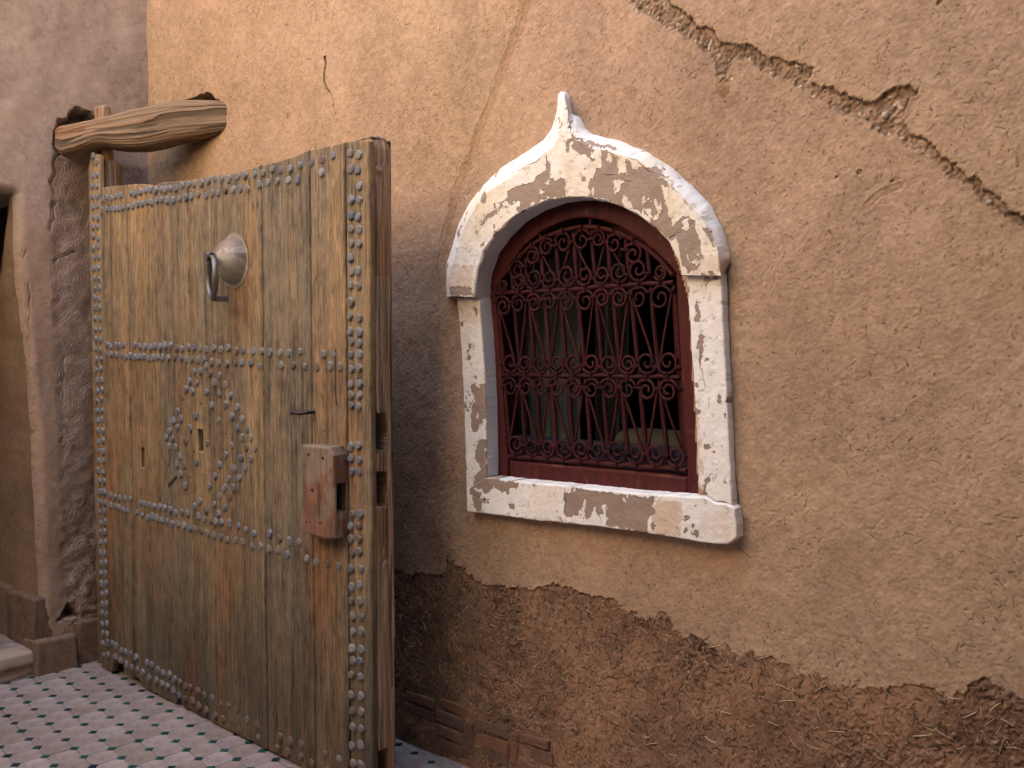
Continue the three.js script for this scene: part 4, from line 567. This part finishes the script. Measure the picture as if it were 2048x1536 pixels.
// timber frame
const frameMat = (() => { const A = new Area(0, 0, 0.4, 0.8, 0.0016), h = new Float32Array(A.w * A.h); const m = A.colorMap((x, y, k, c) => { const g1 = fbm(x * 80, y * 4, 3), w = sstep(0.36, 0.46, fbm(x * 30 + 4, y * 22, 4)), v = 1 + 0.35 * g1 + 0.25 * fbm(x * 8, y * 3, 3); h[k] = 0.001 * g1 - 0.001 * w; c[0] = mix(0.07 * v, 0.15, w * 0.4); c[1] = mix(0.0125 * v, 0.07, w * 0.4); c[2] = mix(0.0115 * v, 0.05, w * 0.4); }); const mm = new THREE.MeshPhysicalMaterial({ map: m, bumpMap: A.bumpMap(h, 0.004, 0), bumpScale: 0.004, roughness: 0.62, specularIntensity: 0.4 }); return mm; })();
{
  const f = (pts, z) => wallPts(pts, z), scaleUV = (g) => { const u = g.attributes.uv; for (let i = 0; i < u.count; i++) u.setXY(i, u.getX(i) / 0.4, u.getY(i) / 0.8); return g; };
  const inner = z4([[414, 1345], [500, 1190], [600, 1060], [720, 960], [850, 900], [960, 880], [1080, 890], [1200, 930], [1350, 1020], [1500, 1150], [1585, 1250]]), outer = z4([[300, 1345], [320, 1200], [370, 1090], [450, 980], [560, 870], [680, 800], [800, 750], [940, 730], [1080, 735], [1220, 770], [1350, 830], [1480, 925], [1570, 1030], [1640, 1150], [1690, 1280]]);
  const block = (pts, z0, z1, bev = 0.006) => { const sh = new THREE.Shape(pts.map(([x, y]) => new THREE.Vector2(x, y))); return scaleUV(new THREE.ExtrudeGeometry(sh, { depth: z1 - z0 - bev, bevelEnabled: true, bevelThickness: bev, bevelSize: bev, bevelOffset: -bev, bevelSegments: 2 }).translate(0, 0, z0)); };
  const fr = thing === undefined ? null : new THREE.Group(); fr.name = 'frame'; win.add(fr);
  part(fr, 'arch_piece', block([...resample(f(outer, FZ), 44), ...resample(f(inner, FZ), 44).reverse()], FZ - 0.07, FZ), frameMat);
  part(fr, 'stile', block(f([[940, 582], [989.5, 582], [1003, 760], [1015, 922], [1015, 953], [985, 960], [962, 960]], FZ), FZ - 0.07, FZ - 0.001), frameMat);
  part(fr, 'stile', block(f([[1351, 548], [1390, 560], [1398, 700], [1404, 1000], [1375, 992], [1374, 950], [1362, 760]], FZ), FZ - 0.07, FZ - 0.001), frameMat);
  part(fr, 'bottom_rail', block(f([[1015.5, 920], [1131, 930], [1250, 940], [1374, 953], [1374.5, 1000], [1280, 998], [1131, 984], [1015.5, 972]], FZ), FZ - 0.07, FZ - 0.004, 0.010), frameMat);
  // thin bead inside the frame
  const b = (p, w) => { const c = new THREE.CatmullRomCurve3(lift(p, FZ - 0.055).map((v) => new THREE.Vector3(...v))); return new THREE.TubeGeometry(c, 40, w, 5); };
  part(fr, 'bead', mergeGeometries([b(z4([[424, 1350], [508, 1196], [608, 1068], [728, 966], [856, 906], [960, 888], [1080, 898], [1196, 938], [1344, 1028], [1490, 1156], [1575, 1255]]), 0.008), b([[997, 600], [1009, 760], [1022, 920]], 0.009), b([[1347, 560], [1358, 760], [1371, 945]], 0.008)]), frameMat);
}
// wrought-iron grille
{
  const gr = new THREE.Group(); gr.name = 'grille'; win.add(gr);
  const GZ = FZ - 0.012, zM = crop(4.655, 960, 400), zN = crop(4.655, 980, 680), iron = [[0.046, 0.0085, 0.0105], [0.056, 0.0115, 0.0125], [0.036, 0.0085, 0.0095]].map((c) => new THREE.MeshPhysicalMaterial({ color: new THREE.Color().setRGB(...c), roughness: 0.6, specularIntensity: 0.3, bumpMap: agedBump, bumpScale: 0.002 }));
  const m = () => iron[(rnd() * 3) | 0];
  const W = (p, z = GZ) => { const [x, y] = onZ(p[0], p[1], GZ); return new THREE.Vector3(x, y, z); };
  const tube = (name, pts, r, seg, sides = 7) => { const c = pts.length > 2 ? new THREE.CatmullRomCurve3(pts) : new THREE.LineCurve3(...pts); const g = new THREE.TubeGeometry(c, seg ?? Math.max(2, pts.length * 3), r, sides); return part(gr, name, g, m()); };
  const topX = [165, 315, 455, 605, 750, 920, 1085, 1240, 1410, 1600, 1815].map((x) => 960 + x / 4.655), botX = [185, 335, 475, 620, 775, 940, 1100, 1280, 1450, 1640, 1830].map((x) => 980 + x / 4.655), YT = 604, YB = 905;
  const barX = (k, y) => mix(topX[k], botX[k], (y - YT) / (YB - YT));
  const archPx = zM([[150, 862], [208, 725], [300, 622], [385, 520], [480, 430], [560, 380], [640, 338], [780, 288], [870, 266], [960, 254], [1050, 253], [1130, 262], [1210, 280], [1290, 302], [1430, 372], [1560, 452], [1700, 572], [1800, 700]]);
  const h1 = (x) => mix(589, 564, (x - 992) / 355), h2 = (x) => mix(750, 754, (x - 1008) / 352) , h3 = (x) => mix(912, 939, (x - 1021) / 352), ha = (x) => line(archPx, x);
  tube('arch_rod', resample(archPx, 30).map((p) => W(p, GZ + 0.004)), 0.0085, 60);
  for (const [h, a, b] of [[h1, 991, 1349], [h2, 1006, 1362], [h3, 1020, 1375]]) { const pts = []; for (let i = 0; i <= 12; i++) { const x = mix(a, b, i / 12), p = W([x, h(x)], GZ + 0.004); p.y += 0.0025 * vn(x * 0.05, a); pts.push(p); } tube('cross_rod', pts, 0.0088, 36); }
  for (let k = 0; k < 11; k++) {
    const pts = []; let y = k === 0 ? 590 : k === 10 ? 566 : ha(barX(k, 480) - 2) + 8; if (k === 3) y -= 22; if (k === 6) y -= 26;
    for (; ; y += 24) { const e = Math.min(y, h3(botX[k]) + 2); const p = W([barX(k, e), e], GZ - 0.004); p.x += 0.0015 * vn(e * 0.03, k * 7); pts.push(p); if (e < y) break; }
    tube('vertical_bar', pts, 0.0082, 30);
  }
  const spiral = (c, R, dir, up, turns) => { // starts at the side, passes over the rod side and curls in
    const pts = [], n = 26; for (let i = 0; i <= n; i++) { const t = i / n, a = (up > 0 ? 0.5 : -0.5) * Math.PI + dir * (-1.15 + t * turns * 2 * Math.PI), r = R * Math.pow(1 - t, 0.62) * 0.98 + 0.004; const q = 1 - 0.12 * t; pts.push(new THREE.Vector3(c.x + Math.cos(a) * r * q, c.y - up * R * 0.10 * t + Math.sin(a) * r, GZ + 0.012 - 0.004 * t)); } return pts; };
  const band = (px, py, w = 0.030) => part(gr, 'collar', new RoundedBoxGeometry(w, 0.0105, 0.026, 1, 0.003).rotateZ(rr(-0.1, 0.1)).translate(...W([px, py], GZ + 0.002).toArray()), m());
  const tie = (px, py) => part(gr, 'tie', new RoundedBoxGeometry(0.0085, 0.026, 0.026, 1, 0.003).rotateZ(rr(-0.12, 0.12)).translate(...W([px, py], GZ + 0.006).toArray()), m());
  const rowsOf = [[h1, -1, 1], [h2, 1, 1], [h2, -1, 1], [h3, 1, 1], [h1, 1, 0], [ha, -1, 0]];
  for (const [h, upw, full] of rowsOf) for (let k = 0; k < 10; k++) {
    const probe = h === ha ? 500 : h(topX[k]), xa = barX(k, probe), xb = barX(k + 1, probe), xm = (xa + xb) / 2 + (h === ha ? (k < 3 ? 3 : k > 6 ? -3 : 0) : rr(-1.2, 1.2)), yr = h(xm);
    const wide = onZ(xb, yr, GZ)[0] - onZ(xa, yr, GZ)[0]; let R = Math.min(0.5 * wide - 0.004, 0.041) * rr(0.9, 1.02);
    if (!full) { const room = Math.abs(h1(xm) - ha(xm)) / FOCAL * 3.0 / (h === ha ? 1 : 1); if (h === ha && (k < 1 || k > 8)) continue; R = Math.min(R, room * 0.27); if (R < 0.012) continue; }
    const rod = W([xm, yr]); const c = new THREE.Vector3(rod.x, rod.y + upw * (R + 0.010), GZ);
    const mirrored = (k % 2 ? 1 : -1) * (rnd() > 0.85 ? -1 : 1);
    tube('scroll', spiral(c, R, mirrored, -upw, rr(1.35, 1.75)), 0.0048, 44, 6);
    tie(xm, yr + (upw > 0 ? -3 : 3));
  }
  const bandDy = [[h1, 17], [h2, -20], [h2, 22], [h3, -26], [h1, -20]];
  for (const [h, dy] of bandDy) for (let k = 0; k < 11; k++) { const y = h(barX(k, h(topX[k]))) + dy + rr(-2, 2); if (dy === -20 && h === h1 && (k < 2 || k > 9)) continue; band(barX(k, y), y, k === 0 || k === 10 ? 0.022 : 0.03); }
  for (let k = 2; k < 9; k++) { const y = ha(barX(k, 500)) + 26 + rr(-2, 2); band(barX(k, y), y); }
  const diag = (k0, y0, k1, y1) => { const s = Math.sign(k1 - k0), a = W([barX(k0, y0) + s * 3, y0], GZ + 0.004), b = W([barX(k1, y1) - s * 3, y1], GZ + 0.004), c = a.clone().lerp(b, 0.5); c.x += rr(-0.002, 0.002); tube('diagonal_rod', [a, c, b], 0.0045, 8, 6); };
  for (let k = 0; k < 11; k++) for (const d of [-1, 1]) { const q = k + d; if (q < 0 || q > 10) continue;
    if (k % 2 === 0) diag(k, h1(barX(k, 590)) + 19, q, h2(barX(q, 750)) - 18);
    else diag(k, h2(barX(k, 750)) + 23, q, h3(barX(q, 920)) - 24);
    if (k % 2 === 1 && k > 1 && k < 9 && q > 1 && q < 9) diag(k, ha(barX(k, 500)) + 28, q, h1(barX(q, 580)) - 18); }
}
// dim room behind: curtains and cushions glimpsed through the grille
const roomMat = std({ color: new THREE.Color().setRGB(0.04, 0.035, 0.03) });
const room = structure('inner_room', 'dark room behind the barred window', [-1.7, 0, -0.5]);
part(room, 'shell', mergeGeometries([box(-3.2, -0.1, -3.1, -0.2, 0.0, -0.5), box(-3.2, 2.8, -3.1, -0.2, 2.9, -0.5), box(-3.3, -0.1, -3.1, -3.2, 2.9, -0.5), box(-0.2, -0.1, -3.1, -0.1, 2.9, -0.5), box(-3.3, -0.1, -3.2, -0.1, 2.9, -3.1)]), roomMat);
const curtain = (label, px0, px1, y1, y0, z, col, folds) => { const a = onZ(px0, 700, z)[0], b = onZ(px1, 700, z)[0]; const g = sheet(0, 1, y0, y1, 60, 12, (t, y) => [mix(a, b, t) + 0.01 * Math.sin(y * 3), y, z + 0.018 * Math.sin(t * folds * 6.28 + 0.6 * Math.sin(y * 2)) + 0.008 * fbm(t * 9, y * 2, 2)], (t, y) => [t, y]); const c = new THREE.Mesh(g, std({ color: new THREE.Color().setRGB(...col), side: THREE.DoubleSide })); g.translate(-(a + b) / 2, -y0, -z); c.position.set((a + b) / 2, y0, z); c.name = numbered('curtain'); c.userData = { label, category: 'curtain' }; scene.add(c); };
curtain('grey green curtain hanging behind the left half of the window grille', 1034, 1166, 2.2, 1.03, -0.2, [0.1, 0.115, 0.1], 4);
curtain('faint narrow dark curtain hanging behind the right half of the window grille', 1196, 1262, 2.2, 1.06, -0.3, [0.05, 0.06, 0.05], 3);
const cushion = (label, px0, px1, py0, py1, z, col, depth) => { const a = onZ(px0, py1, z), b = onZ(px1, py0, z), w = b[0] - a[0], h = b[1] - a[1]; const g = new RoundedBoxGeometry(w, h, depth, 5, Math.min(h, depth) * 0.42), p = g.attributes.position; for (let i = 0; i < p.count; i++) p.setY(i, p.getY(i) + 0.008 * fbm(p.getX(i) * 9, p.getZ(i) * 9, 2)); const c = new THREE.Mesh(g, std({ color: new THREE.Color().setRGB(...col) })); c.position.set((a[0] + b[0]) / 2, (a[1] + b[1]) / 2, z - depth / 2); c.name = numbered('cushion'); c.userData = { label, category: 'cushion' }; scene.add(c); };
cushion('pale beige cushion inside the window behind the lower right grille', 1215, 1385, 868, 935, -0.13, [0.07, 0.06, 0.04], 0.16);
cushion('low navy cushion along the bottom inside the window grille', 1000, 1390, 900, 945, -0.075, [0.012, 0.016, 0.032], 0.05);

// ---------------------------------------------------------------- doorway passage and its step
part(structure('passage', 'dark passage beyond the open doorway', [-5.5, 0, 1.3]), 'shell', mergeGeometries([box(-7.6, -0.2, -0.9, -4.86, 0.085, 3.2), box(-7.6, 2.6, -0.9, -4.86, 2.7, 3.2), box(-7.7, -0.2, -0.9, -7.6, 2.7, 3.2), box(-7.6, -0.2, -1.0, -4.86, 2.7, -0.9), box(-7.6, -0.2, 3.2, -4.86, 2.7, 3.3), box(-4.88, 0, 2.1, -4.7, 2.7, 3.2)]), roomMat);
const tileNoise = (() => { const A = new Area(0, 0, 0.8, 0.8, 0.0016), h = new Float32Array(A.w * A.h); const m = A.colorMap((x, y, k, c) => { const v = 0.86 + 0.35 * fbm(x * 9, y * 9, 4) + 0.22 * fbm(x * 90, y * 90, 3), d = sstep(0.2, 0.45, fbm(x * 16 + 5, y * 16, 4)); h[k] = 0.001 * fbm(x * 25, y * 25, 3) - 0.0006 * d; c[0] = v * mix(1, 0.72, d); c[1] = v * mix(1, 0.64, d); c[2] = v * mix(1, 0.54, d); }); return { m, b: A.bumpMap(h, 0.004, 0) }; })();
const paleTile = [[0.36, 0.29, 0.272], [0.325, 0.262, 0.245], [0.385, 0.32, 0.305], [0.34, 0.278, 0.272], [0.295, 0.236, 0.21]].map((c, i) => std({ color: new THREE.Color().setRGB(...c), map: tileNoise.m, bumpMap: tileNoise.b, bumpScale: 0.004, roughness: 0.42 + 0.04 * i }));
const greenTile = [[0.010, 0.07, 0.07], [0.013, 0.088, 0.076], [0.012, 0.042, 0.06], [0.016, 0.11, 0.088]].map((c) => std({ color: new THREE.Color().setRGB(...c), map: tileNoise.m, roughness: 0.22, bumpMap: tileNoise.b, bumpScale: 0.003 }));
const groutMat = std({ color: new THREE.Color().setRGB(0.2, 0.165, 0.15), map: tileNoise.m });
const LO = [-4.123, 0.431], LVa = [-0.0134, 0.0992], LVb = [0.0988, 0.0131];
const lat = (i, j) => [LO[0] + i * LVa[0] + j * LVb[0], LO[1] + i * LVa[1] + j * LVb[1]];
function tileGeo(outline, th, bev) { // outline in lattice units about the centre -> bevelled tile, top at y = 0
  const P3 = outline.map(([i, j]) => [i * LVa[0] + j * LVb[0], i * LVa[1] + j * LVb[1]]), n = P3.length, pos = [], uv = [], idx = [], c = (k, y) => P3.map(([x, z]) => [x * k, y, z * k]);
  const rings = [c(1, -th), c(1, -bev), c(1 - bev / 0.045, 0)]; rings.forEach((r) => r.forEach((p) => { pos.push(...p); uv.push(p[0] * 1.25, p[2] * 1.25); })); pos.push(0, 0, 0); uv.push(0, 0);
  for (let r = 0; r < 2; r++) for (let k = 0; k < n; k++) { const a = r * n + k, b = r * n + (k + 1) % n; idx.push(a, a + n, b + n, a, b + n, b); } for (let k = 0; k < n; k++) idx.push(3 * n, 2 * n + (k + 1) % n, 2 * n + k);
  let g = new THREE.BufferGeometry(); g.setAttribute('position', new THREE.Float32BufferAttribute(pos, 3)); g.setAttribute('uv', new THREE.Float32BufferAttribute(uv, 2)); g.setIndex(idx); g = g.toNonIndexed(); g.computeVertexNormals();
  const nn = g.attributes.normal; let up = 0; for (let i = 0; i < nn.count; i++) up += nn.getY(i); if (up < 0) { const q = g.attributes.position.array, t = g.attributes.uv.array; for (let i = 0; i < q.length; i += 9) for (let e = 0; e < 3; e++) { const s = q[i + 3 + e]; q[i + 3 + e] = q[i + 6 + e]; q[i + 6 + e] = s; } for (let i = 0; i < t.length; i += 6) for (let e = 0; e < 2; e++) { const s = t[i + 2 + e]; t[i + 2 + e] = t[i + 4 + e]; t[i + 4 + e] = s; } g.computeVertexNormals(); }
  return g;
}
const cC = 0.19, oc = (s) => [[0.5, 0.5 - cC], [0.5, -0.5 + cC], [0.5 - cC, -0.5], [-0.5 + cC, -0.5], [-0.5, -0.5 + cC], [-0.5, 0.5 - cC], [-0.5 + cC, 0.5], [0.5 - cC, 0.5]].map(([a, b]) => [a * s, b * s]);
const octGeo = [0.982, 0.978, 0.986].map((s) => tileGeo(oc(s), 0.012, 0.0022)), dotGeo = [0.92, 0.88].map((s) => tileGeo([[cC * s, 0], [0, -cC * s], [-cC * s, 0], [0, cC * s]], 0.012, 0.0016));
const floor = structure('tile_floor', 'courtyard floor of pale octagonal tiles with small green diamonds', [0, 0, 0]);
part(floor, 'grout', box(-4.9, -0.2, -0.4, 4.3, -0.0035, 5.3), groutMat);
{
  const rest = [], restDots = [];
  const lay = (parent, x, z, y, single, dot) => { const geo = dot ? dotGeo[(rnd() * 2) | 0] : octGeo[(rnd() * 3) | 0], mt = dot ? greenTile[(rnd() * 4) | 0] : paleTile[(rnd() * 5) | 0], tx = rr(-0.014, 0.014), tz = rr(-0.014, 0.014), dy = rr(-0.0016, 0.001); if (single) { const o = part(parent, dot ? 'green_tile' : 'pale_tile', geo, mt, false); o.position.set(x - parent.position.x, y + dy - parent.position.y, z - parent.position.z); o.rotation.set(tx, 0, tz); } else (dot ? restDots : rest).push(geo.clone().rotateX(tx).translate(x, y + dy, z)); };
  for (let i = -12; i < 48; i++) for (let j = -4; j < 86; j++) for (const dot of [0, 1]) {
    const [x, z] = dot ? lat(i, j) : lat(i + 0.5, j + 0.5); if (x < LX - 0.03 || x > 3.9 || z < -0.05 || z > 4.8) continue;
    const p = seen(x, 0, z), inFrame = p && p[0] > -25 && p[0] < 1000 && p[1] < 1560 && p[1] > 1200 && (z > 0.36 || (x > -2.42 && p[0] > 780)) ;
    if (!inFrame && (x > -1.2 || z > 2.6)) { if (dot) continue; }
    lay(floor, x, z, 0, inFrame, dot);
  }
  part(floor, 'pale_tile', mergeGeometries(rest), paleTile[0], false).userData.kind = 'stuff'; part(floor, 'green_tile', mergeGeometries(restDots), greenTile[0], false).userData.kind = 'stuff';
  const step = thing('doorway_step', 'low plastered step with tiled top inside the doorway, left of the door', 'step', [-4.55, 0, 1.3]);
  const fr = sheet(0.52, 2.12, 0, 1, 120, 24, (z, t) => { const y = t < 0.6 ? t / 0.6 * 0.112 : 0.112 + 0.003 * Math.sin((t - 0.6) / 0.4 * 1.57), rnd2 = t > 0.6 ? 0.09 * (t - 0.6) / 0.4 : 0; const lip = t > 0.28 && t <= 0.62 ? 0.014 : 0; return [-4.285 + lip - rnd2 + 0.006 * fbm(z * 9, y * 30, 3) - (t > 0.55 && t < 0.66 ? 0.003 : 0), y, z]; }, (z, t) => [z / 0.6, t * 0.3]);
  part(step, 'riser', fr, std({ color: new THREE.Color().setRGB(0.36, 0.27, 0.22), map: wallColorTint(0.95), bumpMap: sideMat.bumpMap, bumpScale: 0.004, side: THREE.DoubleSide }));
  part(step, 'bed', box(-4.9, -0.05, 0.5, -4.33, 0.1075, 2.12), groutMat);
  for (let i = -2; i < 18; i++) for (let j = -8; j < -1; j++) for (const dot of [0, 1]) { const [x, z] = dot ? lat(i, j) : lat(i + 0.5, j + 0.5); if (x > -4.375 || x < -4.86 || z < 0.6 || z > 2.05) continue; const p = seen(x, 0.12, z); if (!p || p[0] < -60) continue; lay(step, x, z, 0.115, true, dot); }
}

// ---------------------------------------------------------------- rest of the court, out of view: sunlit wall, two added light-blocking walls
const courtMap = (() => { const A = new Area(0, 0, 2, 2, 0.004); return A.colorMap((x, y, k, c) => { const v = 1 + 0.2 * fbm(x * 2, y * 2, 4) + 0.2 * fbm(x * 30, y * 30, 3); c[0] = 0.32 * v; c[1] = 0.25 * v; c[2] = 0.178 * v; }); })();
const courtMat = std({ map: courtMap });
const sideMat0 = std({ color: new THREE.Color().setRGB(0.12, 0.09, 0.065) });
part(structure('unseen_court_wall', 'plain sunlit mud wall opposite the window', [0, 0, 5.4]), 'slab', box(-4.9, -0.1, 3.3, -1.15, 5.2, 3.8), courtMat);
part(structure('unseen_court_wall', 'unseen tall wall added beside the sunlit one to darken the door gap', [0.5, 0, 3.5]), 'slab', box(-1.15, -0.1, 3.3, 2.1, 9.0, 3.8), sideMat0);  // added out of view to cut skylight behind the door
part(structure('unseen_court_wall', 'unseen wall on the right, made tall and dark to keep side light out', [1.65, 0, 2.5]), 'slab', box(1.6, -0.1, 0.03, 2.1, 9.0, 3.3), sideMat0);  // height and dark colour chosen to block light from the right
part(structure('ground', 'dry earth around the buildings'), 'earth', new THREE.PlaneGeometry(300, 300).rotateX(-Math.PI / 2).translate(0, -0.25, 0), std({ color: new THREE.Color().setRGB(0.36, 0.25, 0.16) }));

renderer.render(scene, camera);
